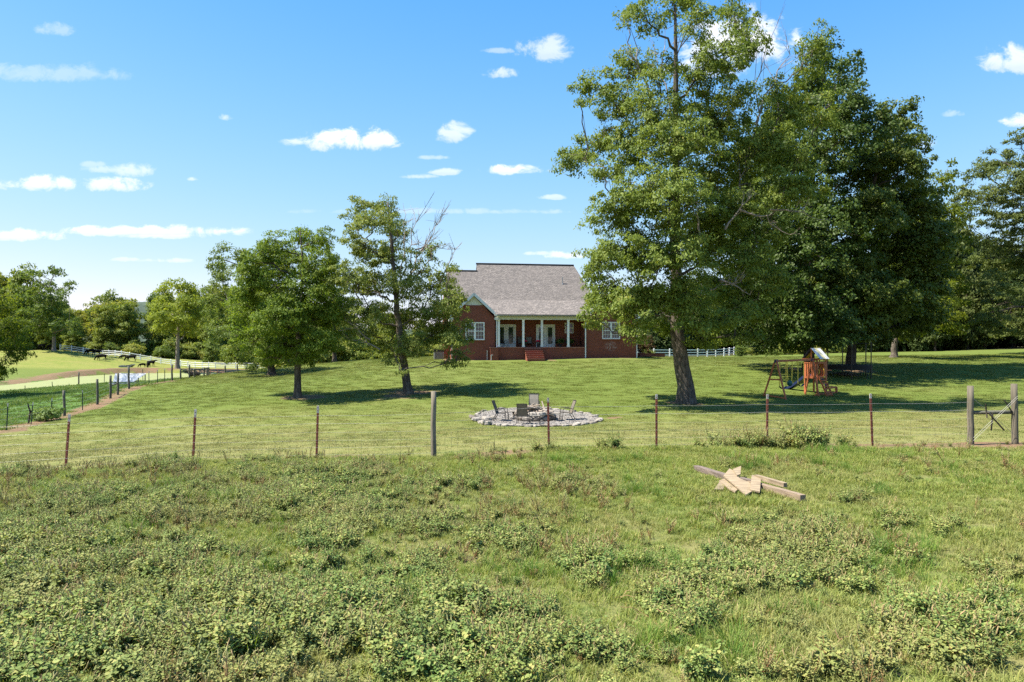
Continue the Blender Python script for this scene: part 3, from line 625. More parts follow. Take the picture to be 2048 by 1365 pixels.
w = MB(); w.cyl((11.6, 4.35, 9.9), (11.6, 4.35, 10.75), .05, n=8); w.cyl((11.6, 4.35, 9.95), (11.6, 4.35, 10.1), .11, .06, n=8); w.build('roof_vent_pipe', M['zinc'], house)
# windows and doors
def window(x0, x1, z0, z1, y, units, cols, rows, label=None):
    f = .065; w = MB(); ya, yb = y-.045, y+.06
    w.b2(x0, x1, ya, yb, z1-f, z1); w.b2(x0, x1, ya-.03, yb, z0, z0+f); w.b2(x0, x0+f, ya, yb, z0+f, z1-f); w.b2(x1-f, x1, ya, yb, z0+f, z1-f)
    W_ = (x1-x0-f*2)/units
    for u in range(1, units): xm = x0+f+W_*u; w.b2(xm-.06, xm+.06, ya-.004, yb, z0+f, z1-f)
    win = w.build('window', M['white'], house); zm = (z0+z1)/2
    g = MB()
    for u in range(units):
        a = x0+f+W_*u+(.06 if u else 0); b_ = x0+f+W_*(u+1)-(.06 if u < units-1 else 0)
        for (p, q, yo) in ((z0+f, zm, 0), (zm, z1-f, .02)):
            pn = MB(); pn.b2(a+.035, b_-.035, y+.02, y+.03, p+.035, q-.035); pn.build('pane', M['glass'], win)
            s = MB(); s.b2(a, b_, y-.02, y+.04, p, p+.035); s.b2(a, b_, y-.02, y+.04, q-.035, q); s.b2(a, a+.035, y-.02, y+.04, p+.035, q-.035); s.b2(b_-.035, b_, y-.02, y+.04, p+.035, q-.035)
            s.build('sash', M['white'], win)
            for i in range(1, cols): xx = a+(b_-a)*i/cols; g.b2(xx-.011, xx+.011, y+.006, y+.02, p+.035, q-.035)
            for i in range(1, rows): zz = p+(q-p)*i/rows; g.b2(a+.035, b_-.035, y+.004, y+.018, zz-.011, zz+.011)
    if cols > 1: g.build('muntin', M['white'], win)
    sm = MB(); sm.b2(x0-.05, x1+.05, y-.07, y-.003, z0-.085, z0-.003); sm.build('sill', M['brick_step'], win)
    return win
window(1.22, 3.05, 4.13, 5.83, 0, 2, 3, 2); window(14.62, 16.42, 4.25, 5.93, 0, 2, 3, 2); window(11.44, 12.36, 4.87, 5.93, 2.6, 1, 1, 1)
for (x0, x1), side in ((DL, 1), (DR, -1)):
    y = 2.6; w = MB(); w.b2(x0, x0+.09, y-.05, y+.05, 3.456, 5.74); w.b2(x1-.09, x1, y-.05, y+.05, 3.456, 5.74); w.b2(x0+.09, x1-.09, y-.05, y+.05, 5.65, 5.74); w.b2((x0+x1)/2-.04, (x0+x1)/2+.04, y-.045, y+.05, 3.5, 5.65)
    w.b2(x0+.09, x1-.09, y-.06, y+.05, 3.456, 3.5)
    fr = w.build('french_door', M['white'], house); m_ = (x0+x1)/2
    for a, b_ in ((x0+.09, m_-.04), (m_+.04, x1-.09)):
        w = MB(); st = .19; w.b2(a, a+st, y-.02, y+.02, 3.5, 5.65); w.b2(b_-st, b_, y-.02, y+.02, 3.5, 5.65); w.b2(a+st, b_-st, y-.02, y+.02, 3.5, 3.8); w.b2(a+st, b_-st, y-.02, y+.02, 5.45, 5.65); w.build('door_leaf', M['white'], fr)
        w = MB(); w.b2(a+st, b_-st, y-.004, y+.006, 3.8, 5.45); w.build('glass', M['doorglass'], fr)
    hx = (x1-.19) if side > 0 else (x0+.19)
    for z, nm in ((4.42, 'door_handle'), (4.58, 'door_lock')): w = MB(); w.cyl((hx, y-.02, z), (hx, y-.075, z), .035, n=8); w.build(nm, M['black'], fr)
for lx in (5.55, 9.45):
    w = MB(); w.cyl((lx, 1.2, 6.2), (lx, 1.2, 6.13), .16, .13, 12); w.build('ceiling_light', M['white'], house)
w = MB(); a = np.linspace(0, 4*np.pi, 30); w.tube([(12.96, 1.9+.13*math.cos(t), 3.95+.13*math.sin(t)) for t in a], .025, 5); w.build('hose_reel', M['black'], house)

# ------------------------------------------------------------------ porch furniture
def hpt(lx, ly, z): return hw(lx, ly, z)
def armchair(name, label, group, loc, rz, m_seat, m_frame):
    t = thing(name, label, 'chair', loc, rz, group)
    f = MB()
    for s in (-1, 1):
        x = s*.29
        f.tube([(x, -.30, 0), (x, -.27, .42), (x, -.24, .6), (x, -.1, .63), (x, .2, .61), (x, .3, .56)], .019, 5)
        f.tube([(x, .42, 0), (x, .22, .36), (x, .27, .5)], .019, 5)
        f.tube([(x*.9, -.27, .41), (x*.9, .24, .36), (x*.9, .34, .7), (x*.9, .46, 1.02)], .019, 5)
    f.bar((-.27, .45, 1.02), (.27, .45, 1.02), .035); f.bar((-.27, -.27, .41), (.27, -.27, .41), .025)
    f.build('frame', m_frame, t)
    s = MB(); s.bar((0, -.27, .415), (0, .24, .365), .52, .015); s.build('seat', m_seat, t)
    b_ = MB(); b_.bar((0, .245, .37), (0, .34, .7), .52, .015, up=(0, -1, 0)); b_.bar((0, .34, .7), (0, .455, 1.0), .52, .015, up=(0, -1, 0)); b_.build('backrest', m_seat, t)
    return t
zf = 3.456
armchair('porch_chair', 'black metal porch chair with white cushion by the left column', 'chairs on the porch', hpt(5.05, 1.0, zf), HA+math.radians(50), M['black'], M['black'])
armchair('porch_chair', 'tan porch chair half hidden behind the second column', 'chairs on the porch', hpt(6.95, 2.0, zf), HA+.2, M['slingdk'], M['dkmetal'])
armchair('porch_chair', 'tan porch chair standing between the two red flower pots', 'chairs on the porch', hpt(7.7, 2.0, zf), HA-.1, M['sling'], M['dkmetal'])
def leaf_blob(c, r, n, ll, seed, up=.3):
    rs = np.random.RandomState(seed); d = rs.randn(n, 3); d /= np.linalg.norm(d, axis=1)[:, None]; d[:, 2] = np.abs(d[:, 2])*1.0-.15
    p = np.array(c)+d*np.array(r)*(.55+.45*rs.rand(n, 1)); return quad_leaves(p, d+rs.randn(n, 3)*.5+[0, 0, up], rs.randn(n, 3), ll, ll*.6, rs)
def quad_leaves(c, nrm, dr, Ln, Wd, rs, droop=0):
    nrm = nrm/(np.linalg.norm(nrm, axis=1)[:, None]+1e-9); dr = dr-nrm*(dr*nrm).sum(1)[:, None]; dr[:, 2] -= droop; dr /= np.linalg.norm(dr, axis=1)[:, None]+1e-9
    sd_ = np.cross(nrm, dr); k = len(c); s = (.55+.9*rs.rand(k, 1))
    V = np.stack([c-dr*Ln*.5*s, c+sd_*Wd*.5*s-dr*Ln*.06*s, c+dr*Ln*.5*s-nrm*Ln*.1*s, c-sd_*Wd*.5*s-dr*Ln*.06*s], 1).reshape(-1, 3)
    return V, np.arange(k*4).reshape(k, 4), np.repeat(rs.rand(k), 4)
for i, (lx, lab) in enumerate(((7.02, 'pot of bright red flowers beside the column left of the steps'), (8.35, 'pot of bright red flowers beside the column right of the steps'))):
    t = thing('flower_pot', lab, 'flower pot', hpt(lx, .35, zf), 0, 'red flower pots at the porch steps')
    w = MB(); w.cyl((0, 0, 0), (0, 0, .36), .14, .2, 12); w.tube([(0, 0, .36), (0, 0, .39)], .21, 12); w.build('pot', M['pot'], t)
    V, q, r = leaf_blob((0, 0, .46), (.24, .24, .14), 120, .1, i); link('leaves', rawmesh('leaves', V, [q], L['maple'], rnd=r), t)
    V, q, r = leaf_blob((0, 0, .56), (.27, .25, .16), 150, .11, i+5); link('blossoms', rawmesh('blossoms', V, [q], M['red_flower'], rnd=r), t)
for i, (lx, lab) in enumerate(((10.75, 'dark spiky plant in black pot under the right side of the porch'), (11.75, 'dark leafy plant in black pot below the small porch window'))):
    t = thing('potted_plant', lab, 'potted plant', hpt(lx, 1.6, zf), 0, 'dark potted plants on the porch')
    w = MB(); w.cyl((0, 0, 0), (0, 0, .3), .15, .21, 12); w.build('pot', M['pot'], t)
    V, q, r = leaf_blob((0, 0, .5), (.42, .4, .45), 90, .34, i+9); link('leaves', rawmesh('leaves', V, [q], L['maple'], rnd=r), t)
# unit and low wall beside the house
c = G(*hw(-1.1, 5.6).xy)
t = thing('cooling_unit', 'grey outdoor cooling unit with dark top beside the brick chimney', 'air conditioner', c, HA)
w = MB(); w.b2(-.5, .5, -.45, .45, 0, .75); w.build('casing', M['hvac'], t); w = MB(); w.b2(-.54, .54, -.49, .49, .75, 1.02); w.build('top', M['black'], t)
for k in range(6): w = MB(); w.b2(-.46, .46, -.47, -.452, .08+k*.11, .13+k*.11); w.build('grille_slat', M['black'], t)
a, b_ = gp(1277, 70.5), gp(1328, 76)
w = MB(); w.bar(a+Vector((0, 0, .05)), b_+Vector((0, 0, .05)), .25, .55); w.bar(a+Vector((0, 0, .36)), b_+Vector((0, 0, .36)), .33, .07)
tag(w.build('garden_wall', M['brick']), 'low dark red brick garden wall running from the right corner of the house', 'garden wall')
# ------------------------------------------------------------------ trees
def grow(rs, trunk, tr, blobs, n_clump, rc, n_leaf, leafL, limb_r=.4, flat=.7, aspect=.5, droop=.5, twig=True, sides=9, shell=2.0):
    """trunk: (K,3) polyline with radii tr; blobs: list of (centre, radii, density); returns wood MB and leaf arrays, in metres from the foot"""
    trunk = np.asarray(trunk, float); tr = np.asarray(tr, float)
    t = np.linspace(0, 1, len(trunk)); tt = np.linspace(0, 1, 18)
    tp = np.stack([np.interp(tt, t, trunk[:, k]) for k in range(3)], 1); rr = np.interp(tt, t, tr)
    tp[1:-1] = (tp[:-2]+2*tp[1:-1]+tp[2:])/4; tp[1:-1, :2] += rs.randn(16, 2)*rr[1:-1, None]*.12
    w = MB()
    fl = np.concatenate([[tp[0]-(0, 0, .4)], tp]); fr = np.concatenate([[rr[0]*1.55], rr]); fr[1] *= 1.28
    w.tube(fl, fr, sides)
    zt = tp[:, 2]; ztop = zt[-1]
    C, D, RC = [], [], []
    vol = np.array([(b[1][0]*b[1][1]*b[1][2])**.72*b[2] for b in blobs]); cnt = np.maximum(2, np.round(vol/vol.sum()*n_clump)).astype(int)
    nodes = [(tp[j], rr[j], True) for j in range(len(tp)) if zt[j] > zt[0]+.2*(ztop-zt[0])]
    order = sorted(range(len(blobs)), key=lambda i: min(np.linalg.norm(np.array(blobs[i][0])-q[0]) for q in nodes))
    for (c, r, dens), n in [(blobs[i], cnt[i]) for i in order]:
        c = np.array(c, float); r = np.array(r, float)
        best, bc = None, 1e9
        for (q_, r_, own) in nodes:      # spring from the nearest wood that lies lower: trunk or an older limb
            dz_ = q_[2]-c[2]; hd_ = math.hypot(q_[0]-c[0], q_[1]-c[1])
            cost = np.linalg.norm(c-q_)+max(0, dz_+.35*hd_)*1.2+(0 if own else .25)
            if cost < bc: bc, best = cost, (q_, r_)
        a, ra = best; mid = a*.45+c*.55; mid[2] = a[2]*.62+c[2]*.38 if c[2] > a[2] else max(a[2], c[2])+.3; mid = mid+rs.randn(3)*.25
        k = int(np.argmin(np.abs(zt-a[2])))
        s = np.linspace(0, 1, 8)[:, None]; lim = (1-s)**2*a+2*s*(1-s)*mid+s**2*(c+np.array([0, 0, r[2]*.35]))
        lim[1:-1] += rs.randn(6, 3)*.08
        r0 = max(.025, min(ra*.72, limb_r*(.07+.05*np.linalg.norm(c-a))))
        lr = np.linspace(r0, .028, 8); w.tube(lim, lr, 5, cap=False)
        for j in range(3, 8): nodes.append((lim[j], lr[j]+.03, False))
        u = rs.randn(n, 3); u /= np.linalg.norm(u, axis=1)[:, None]; q = rs.rand(n, 1)**(1/shell); q = q*np.where(rs.rand(n, 1) < .12, 1.2, 1.0)
        pc = c+u*q*r
        C.append(pc); RC.append(rc*(.6+.8*rs.rand(n))*np.where(q[:, 0] > 1.02, .6, 1))
        o = pc-(tp[k]+[0, 0, 0]); o[:, 2] *= .6; D.append(o/np.linalg.norm(o, axis=1)[:, None]*.5+u*.6)
        if twig:
            for p in pc[::2]:
                j = rs.randint(3, 8); b0 = lim[j]; m = (b0+p)/2+[0, 0, .12*np.linalg.norm(p-b0)]
                w.tube([b0, m, p], [max(.012, r0*.22), .018, .008], 3, cap=False)
    C = np.concatenate(C); RC = np.concatenate(RC); D = np.concatenate(D); nC = len(C)
    per = max(4, n_leaf//nC); k = np.repeat(np.arange(nC), per); N = len(k)
    d = rs.randn(N, 3); d /= np.linalg.norm(d, axis=1)[:, None]; d = d+D[k]*.55; d[:, 2] = np.where(d[:, 2] < -.25, -d[:, 2]*.7, d[:, 2]); d /= np.linalg.norm(d, axis=1)[:, None]
    rad = RC[k][:, None]*(.35+.65*rs.rand(N, 1)**.6)
    p = C[k]+d*rad*np.array([1, 1, flat])+rs.randn(N, 3)*leafL*.4
    nrm = d*.75+np.array([0, 0, .55])+rs.randn(N, 3)*.45
    V, Q, R = quad_leaves(p, nrm, rs.randn(N, 3)*.7+D[k]*.6, leafL, leafL*aspect, rs, droop)
    tone = np.clip(.45+.22*rs.randn(nC), 0, 1)
    R = np.clip(.55*R+.45*np.repeat(tone[k], 4)+.04*rs.randn(N).repeat(4), 0, 1)
    return w, V, Q, R
def tree_from(name, label, cat, loc, wood, V, Q, R, leafm, barkm, group=None, rz=0):
    t = thing(name, label, cat, loc, rz, group)
    wood.build('trunk', barkm, t, smooth=True)
    link('crown', rawmesh('crown', V, [Q], leafm, rnd=R), t); return t
def px_tree(name, label, base, trunk, r0, blobs, leafm, barkm, n_clump, rc, n_leaf, leafL, seed, group=None, rd=.9, spread=.75, dead=(), xr=None, cat='tree', deadr=.05, **kw):
    """trunk and blobs come as bearings: (px, py) at the tree's distance"""
    rs = np.random.RandomState(seed); px, py, d = base; b = gp(px, d, -.03)
    s = d/F
    def loc(q, dd=0): v = P(q[0], q[1], d+dd); return np.array(v-b)*1.0
    tp = [np.zeros(3)]+[loc(q[:2], q[2] if len(q) > 2 else 0) for q in trunk[1:]]
    n = len(tp); tr = [r0*(1-.86*(i/(n-1))**.9) for i in range(n)]
    xs = [q[0] for q in blobs]; c0 = (min(xs)+max(xs))/2 if xr is None else xr[0]; R0 = (max(xs)-min(xs))/2+30 if xr is None else xr[1]
    bl = []
    for i, q in enumerate(blobs):
        x, y, rx, ry = q[:4]; dens = q[4] if len(q) > 4 else 1
        room = math.sqrt(max(0, R0**2-(x-c0)**2))*s*spread
        dd = (q[5] if len(q) > 5 else ((i*0.618+.3) % 1*2-1)*room)
        rdp = max(rx, ry)*s*rd*(1+.5*room/(8*s*60))
        k_ = (d+dd)/d
        bl.append((loc((x, y), dd), (rx*s*k_, rdp, ry*s*k_), dens))
    w, V, Q, R = grow(rs, tp, tr, bl, n_clump, rc, n_leaf, leafL, **kw)
    t = tree_from(name, label, cat, b, w, V, Q, R, leafm, barkm, group)
    if len(dead):
        for (x0, y0, x1, y1, dd) in dead:
            dw = MB(); a, e_ = loc((x0, y0), dd), loc((x1, y1), dd+.4*rs.randn()); Ld = np.linalg.norm(e_-a); ss = np.linspace(0, 1, 7)[:, None]
            pts = a*(1-ss)+e_*ss+rs.randn(7, 3)*.035*Ld*np.sin(ss*3.14)+np.array([0, 0, .12*Ld])*np.sin(ss*3.14)*.5
            dw.tube(pts, np.linspace(deadr, .012, 7), 4)
            for _ in range(7):
                j = rs.randint(2, 7); o = (e_-a)/Ld*.55+rs.randn(3)*[.5, .4, .4]+[0, 0, .25]; l2 = Ld*rs.uniform(.15, .4)
                q1 = pts[j]+o*l2*.5+rs.randn(3)*.05; q2 = pts[j]+o*l2
                dw.tube([pts[j], q1, q2], [.022, .015, .008], 3)
                for _k in range(2): dw.tube([q1, q1+(o+rs.randn(3)*.6)*l2*.45], [.012, .006], 3)
            dw.build('dead_branch', M['deadwood'], t)
    return t
px_tree('ash_tree', 'tallest leaning ash tree with thick mottled trunk and open top beside the house', (1372,806,41), [(1372,806),(1362,720),(1351,640),(1352,540,.3),(1352,400,.5),(1350,250,.3),(1352,120,0),(1350,10,0)], .52,
 [(1290,40,45,38,.8),(1260,25,25,22,.6),(1345,10,45,40,.8),(1395,55,34,50,.8),(1465,40,34,45,.8),(1500,90,40,45,.9),(1440,120,40,55,.9),(1400,160,60,55),(1320,150,38,45,.7),(1265,130,55,30,.9),(1195,180,42,40),(1160,215,20,18,.5),(1250,215,55,40,1),(1310,240,70,50),(1190,290,50,35,1),(1150,320,38,32,.9),(1210,345,40,26,.8),(1130,345,20,22,.6),(1270,300,60,55),(1350,300,80,70,1,-3),(1430,260,80,70),(1480,200,50,40,.8),(1440,350,80,60),(1280,390,75,50,1,-3.5),(1230,440,60,45,1.1),(1340,410,85,60,1,-4),(1420,440,80,60),(1265,510,75,50,1.1,-3),(1200,520,40,45),(1340,520,85,55,1,-4),(1195,580,38,45),(1235,600,60,45,1.1),(1190,640,28,35,.8),(1300,600,70,50,1,-3),(1370,600,70,45,1,-3),(1430,570,70,55),(1480,600,50,45),(1450,640,50,32),(1270,660,36,30,.8,-2),(1262,690,20,14,.6,-2.5),(1400,650,45,24,.8),(1320,655,40,22,.8),
  (1545,290,50,55,.9,-1),(1580,230,50,50,.9,0),(1560,180,35,40,.8,1),(1620,130,32,45,.8,1),(1635,80,22,30,.7,1),(1600,320,45,38,.9,-1),(1570,380,55,38,1.1,-2),(1610,385,35,30,1,-2),(1650,230,34,40,.8,0),(1670,180,22,28,.6,.5),(1500,310,50,50,.9),(1480,420,55,38,.9,-2),(1530,470,60,45,.9,-1),(1440,500,60,45,.9,1),(1400,480,60,50,.9,3),(1470,680,50,24,.8,0),(1490,520,55,50,1,-2),(1540,560,45,40,.8,-1),(1500,620,50,40,.9,-1),(1400,690,40,20,.6,-1),(1510,380,40,30,.8)],
 L['ash'], M['bark'], 2200, .56, 185000, .175, 11, xr=(1360,270), rd=.8, spread=.5, limb_r=.46,
 dead=[(1500,300,1540,70,0),(1510,250,1580,110,0),(1300,200,1262,60,-.5),(1340,250,1330,60,0),(1480,420,1580,470,-3),(1450,460,1500,395,-3.5),(1400,470,1380,400,-4),(1400,590,1480,565,-3.5),(1440,560,1500,590,-3),(1355,660,1310,620,-1),(1540,420,1640,440,-2),(1360,640,1420,655,-1.2)], sides=14, deadr=.06)
px_tree('maple_tree', 'tall dark green maple with dense pointed crown behind the wooden playset', (1617,742,58), [(1617,742),(1616,690),(1614,600),(1616,480),(1625,350),(1640,200),(1650,90)], .5,
 [(1652,110,34,36),(1690,150,34,40),(1640,170,60,50),(1700,210,52,50),(1600,230,60,50),(1670,260,80,60),(1740,260,44,48),(1560,290,50,50),(1630,320,90,60),(1720,340,70,60),(1560,380,70,55),(1500,430,45,45),(1640,420,90,60),(1730,440,70,60),(1560,480,80,60),(1660,520,90,60),(1500,540,50,50),(1590,570,80,55),(1700,590,70,55),(1530,620,60,45),(1630,640,80,40),(1570,680,60,26),(1490,640,36,36),(1490,672,34,20),(1680,660,60,36),(1540,700,26,14),(1450,620,30,34,.9,2),(1617,620,70,50,1,-5),(1600,540,80,60,1,-5),(1640,460,80,60,1,-5),(1590,665,60,26,1,-5),(1660,685,50,16,.8,-5),(1530,430,50,60),(1560,330,50,50),(1545,240,46,50),(1510,300,46,50),(1490,380,46,50),(1480,480,50,60,1,-1),(1480,570,50,50,1,-1)],
 L['maple'], M['barkdk'], 1650, .72, 130000, .225, 12, rd=.95, aspect=.75, flat=.95)
px_tree('maple_tree', 'broad dark green maple with rounded side crown over the trampoline', (1702,742,59), [(1702,742),(1703,690),(1705,600),(1715,480),(1750,360),(1785,240)], .46,
 [(1790,240,36,38),(1800,290,50,44),(1760,320,50,50),(1825,340,32,40),(1790,400,66,55),(1850,420,34,40),(1740,430,60,55),(1820,480,70,60),(1870,500,32,40),(1750,520,70,60),(1840,560,62,55),(1770,600,76,50),(1850,620,44,36),(1720,640,60,40),(1800,655,60,26),(1740,680,40,18),(1690,560,60,60)],
 L['maple'], M['barkdk'], 1050, .72, 88000, .225, 13, rd=.95, aspect=.75, flat=.95)
px_tree('yellow_green_tree', 'yellow green tree with short twin trunk at the right edge of the maples', (1787,718,74), [(1787,718),(1790,690),(1800,620),(1850,500),(1880,380)], .38,
 [(1872,390,26,38),(1895,350,14,30,.6),(1850,440,40,50),(1890,440,30,46),(1870,520,46,50),(1905,500,20,40,.8),(1850,590,50,46),(1895,590,34,46),(1820,640,44,34),(1770,660,40,26),(1880,650,40,30),(1800,560,40,40)],
 L['gold'], M['bark'], 260, .8, 22000, .32, 14, rd=.95)
px_tree('hackberry_tree', 'large soft green tree with drooping sprays rising at the right border of the lawn', (2075,705,78), [(2075,705),(2072,640),(2065,520),(2060,400),(2055,280)], .5,
 [(2045,290,30,36),(1990,330,40,34),(1960,350,30,22,.8),(2035,360,60,50),(1925,385,28,22,.8),(1970,400,50,34),(2070,420,70,60),(2010,450,60,40),(1935,425,24,20,.8),(2000,520,50,45),(2060,520,70,60),(1985,580,44,40),(2050,610,60,45),(2100,350,50,60),(2130,480,60,80),(2120,620,60,60),(1990,640,46,28),(2030,660,50,24),(1950,470,24,22,.7)],
 L['right'], M['barkdk'], 760, .75, 64000, .27, 15, rd=.95, flat=.5)
px_tree('green_tree', 'bright green round tree with straight pale flecked trunk left of the house', (595,796,45), [(595,796),(596,730),(598,680),(602,600),(606,520),(600,462)], .255,
 [(548,490,30,26),(600,478,26,22),(635,490,26,24,.9),(520,520,40,34),(570,530,50,40),(625,540,40,40),(500,560,36,34),(545,580,50,40),(610,590,54,44),(660,560,28,30,.8),(505,620,44,40),(560,640,60,44),(630,640,54,44),(665,620,30,34,.9),(510,675,44,34),(575,690,60,34),(640,690,46,30),(540,715,40,18),(600,720,40,14,.8),(488,590,22,26,.9)],
 L['bright'], M['bark'], 900, .48, 74000, .155, 16, limb_r=.4)
px_tree('oak_tree', 'open grey green tree with bare twigs at its top in front of the house corner', (817,788,46), [(817,788),(808,735),(797,660),(792,590),(786,520),(780,440),(775,405)], .31,
 [(735,410,30,20,.8),(775,415,28,22,.8),(712,440,28,26,.8),(755,450,44,30),(790,470,34,36,.8),(730,500,40,34,.8),(700,470,22,24,.6),(770,520,46,34,.9),(820,510,18,30,.5),(862,500,16,26,.6),(850,540,22,24,.6),(700,560,36,34),(745,570,46,34),(800,575,44,34),(850,580,34,28,.8),(885,560,28,26,.8),(905,535,18,14,.6),(690,620,36,30,.9),(902,600,22,36,1),(905,690,22,20,1.1),(880,640,34,40,1.1),(740,630,50,30),(800,640,50,30),(850,625,40,26,.9),(900,610,30,30,1),(870,670,44,26,1.1),(830,690,44,24,1),(905,680,34,24,1.1),(920,715,22,20,1),(900,730,16,14,.8),(780,690,44,22,.9),(790,725,18,14,.8),(800,745,12,10,.5),(720,665,30,18,.7),(930,650,16,20,.7)],
 L['grey'], M['bark'], 1000, .44, 66000, .15, 17, limb_r=.4,
 dead=[(800,560,840,430,0),(815,560,875,450,.3),(830,530,880,440,.5),(800,560,812,430,-.4),(880,570,910,500,.2),(800,600,860,480,0),(720,600,690,560,-1),(740,680,690,640,-1.6),(760,700,700,680,-1.4),(830,500,895,499,.2)], deadr=.05)
px_tree('poplar_tree', 'grey green upright tree behind the bright green tree with branches touching the lawn', (543,752,73), [(543,752),(541,715),(535,640),(510,560),(480,500)], .42,
 [(428,520,16,26,.9),(445,560,26,36),(425,600,18,40,.9),(470,510,26,30),(455,620,36,44),(500,560,40,50),(440,665,26,34),(490,640,46,46),(520,700,50,30),(480,710,40,22),(560,720,40,18),(505,738,24,9,1),(590,700,40,30),(560,640,50,50)],
 L['grey'], M['bark'], 420, .65, 32000, .22, 18)
px_tree('soft_grey_tree', 'hazy grey green tree standing between the two lawn trees farther back', (669,726,84), [(669,726),(669,690),(668,620),(662,540),(655,480)], .28,
 [(645,480,26,28,.8),(665,520,34,34,.8),(690,560,36,36,.9),(640,560,36,36),(668,600,46,36),(700,620,34,34),(640,640,40,34),(680,660,46,30),(650,690,40,20),(705,680,30,20)],
 L['grey'], M['bark'], 240, .7, 16000, .25, 19)
px_tree('yellow_green_tree', 'yellow green tree cut by the left border of the picture with low boughs', (-42,775,62), [(-42,775),(-42,720),(-40,640),(-38,590)], .35,
 [(-30,600,44,34),(10,620,34,30),(-60,640,60,40),(15,660,40,34),(-20,690,54,36),(25,705,30,30),(-50,740,50,30),(5,740,34,24),(-80,690,50,50),(35,680,18,20,.8)],
 L['gold'], M['bark'], 360, .6, 28000, .2, 20)
px_tree('walnut_tree', 'tall open pasture tree with pale straight trunk and wispy crown near the grazing cows', (108,701,158), [(108,701),(108,670),(106,640),(104,600),(98,570),(110,545)], .42,
 [(120,545,20,12,.8),(132,575,18,12,.8),(78,548,16,10,.7),(62,555,14,10,.7),(95,575,18,16,.7),(110,600,28,18,.9),(138,590,12,10,.6),(75,590,20,18,.8),(90,625,36,20),(125,630,26,22,.9),(100,655,46,22,1),(140,655,26,18,.9),(60,640,30,24,.9),(55,600,18,18,.7)],
 L['wood'], M['barklt'], 160, 1.2, 10000, .55, 21, limb_r=.9)
px_tree('locust_tree', 'slim tall trunked tree with oval yellow green crown by the white fence', (355,737,134), [(355,737),(355,700),(356,660),(358,620),(360,580)], .45,
 [(360,575,26,16),(335,590,26,18),(385,590,24,18),(360,610,44,24),(325,620,22,22),(395,625,22,24),(345,640,40,22),(380,648,30,20),(340,660,30,12),(372,668,26,10)],
 L['bright'], M['barklt'], 170, 1.2, 11000, .48, 22, limb_r=.7)

# woods: a few grown kinds, copied along the wood edges
WOODK = []
def wood_kind(seed, Ht, R0, z0, leafm, n_leaf=7500, barkm=None, ll=.62, nb=15, hide=True):
    rs = np.random.RandomState(seed); bl = []
    for i in range(nb):
        f = (i+.5)/nb; z = z0+(Ht-z0)*f; prof = math.sin(min(1, (f*.82+.16))*math.pi)**.65; a = i*2.4+rs.rand(); rr = R0*prof*.55*rs.uniform(.6, 1.1)
        s = R0*(.34+.22*rs.rand())*(.6+.4*prof); bl.append(((rr*math.cos(a), rr*math.sin(a), z), (s, s, s*.75), 1))
    tp = [(0, 0, 0), (rs.randn()*.1, 0, Ht*.3), (rs.randn()*.3, rs.randn()*.3, Ht*.6), (rs.randn()*.4, rs.randn()*.4, Ht*.92)]
    w, V, Q, R = grow(rs, tp, [.3, .22, .13, .04], bl, 110, R0*.26, n_leaf, ll, limb_r=.6, sides=6, twig=False)
    wm = w.mesh('trunk', barkm or M['barkdk'], True); cm = rawmesh('crown', V, [Q], leafm, rnd=R); WOODK.append((wm, cm)); return len(WOODK)-1
kA = [wood_kind(31, 15, 5.2, 1.6, L['wood']), wood_kind(32, 17, 4.6, 2.0, L['wood']), wood_kind(33, 13, 5.5, 1.2, L['wood'])]
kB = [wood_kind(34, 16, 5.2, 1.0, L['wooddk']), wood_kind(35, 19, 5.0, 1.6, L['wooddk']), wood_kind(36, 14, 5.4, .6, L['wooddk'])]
kS = [wood_kind(37, 4.2, 3.0, .3, L['bush'], 3600, ll=.42, nb=9), wood_kind(38, 5.5, 2.7, .3, L['bush'], 3600, ll=.42, nb=9), wood_kind(39, 3.2, 2.6, .2, L['wood'], 3000, ll=.4, nb=8)]
def plant(kind, name, label, group, x, y, sc, sz, rz, cat='tree'):
    wm, cm = WOODK[kind]; t = thing(name, label, cat, G(x, y, -.05), rz, group); t.scale = (sc, sc, sz)
    link('trunk', wm, t); link('crown', cm, t); return t
rsW = np.random.RandomState(77)
HK = {0: 15, 1: 17, 2: 13, 3: 16, 4: 19, 5: 14, 6: 4.2, 7: 5.5, 8: 3.2}
def row(kinds, name, label, group, pts, sc, cat='tree', jit=3, szj=.15):
    for i, (px, d, top) in enumerate(pts):
        x = (px-CX)/F*d+rsW.randn()*jit*.4; y = d+rsW.randn()*jit; k = kinds[rsW.randint(len(kinds))]
        Hk = HK[k]; hz_ = (Y0-top)/F*y+CAMZ-float(H(x, y)); s = max(.3, hz_/(Hk*.93))
        plant(k, name, label, group, x, y, sc*(.8*s+.2)*rsW.uniform(.9, 1.1), s, rsW.rand()*6.28, cat)
def spread(x0, x1, n, d, tops, dj=0):
    xs = np.linspace(x0, x1, n); return [(x+rsW.randn()*6, d+rsW.randn()*dj, np.interp(x, [t[0] for t in tops], [t[1] for t in tops])+rsW.randn()*6) for x in xs]
topL = [(-200,560),(0,575),(30,560),(60,595),(120,632),(200,615),(260,608),(330,604),(420,590),(500,590),(560,600),(720,640)]
row(kA, 'woodland_tree', 'leafy tree in the sunlit wood beyond the white rail fence on the left', 'trees of the wood beyond the white fence', spread(-220, 720, 36, 208, topL, 5), 1.0)
row(kA, 'woodland_tree', 'leafy tree in the sunlit wood beyond the white rail fence on the left', 'trees of the wood beyond the white fence', spread(130, 720, 20, 186, [(130,640),(200,628),(250,622),(330,622),(450,610),(720,655)], 5), 1.0)
row(kA, 'woodland_tree', 'leafy tree in the wood behind the pasture tree above the cows', 'trees of the wood behind the pasture hill', spread(-160, 140, 10, 176, [(-160,570),(20,566),(60,610),(150,640)], 4), .95)
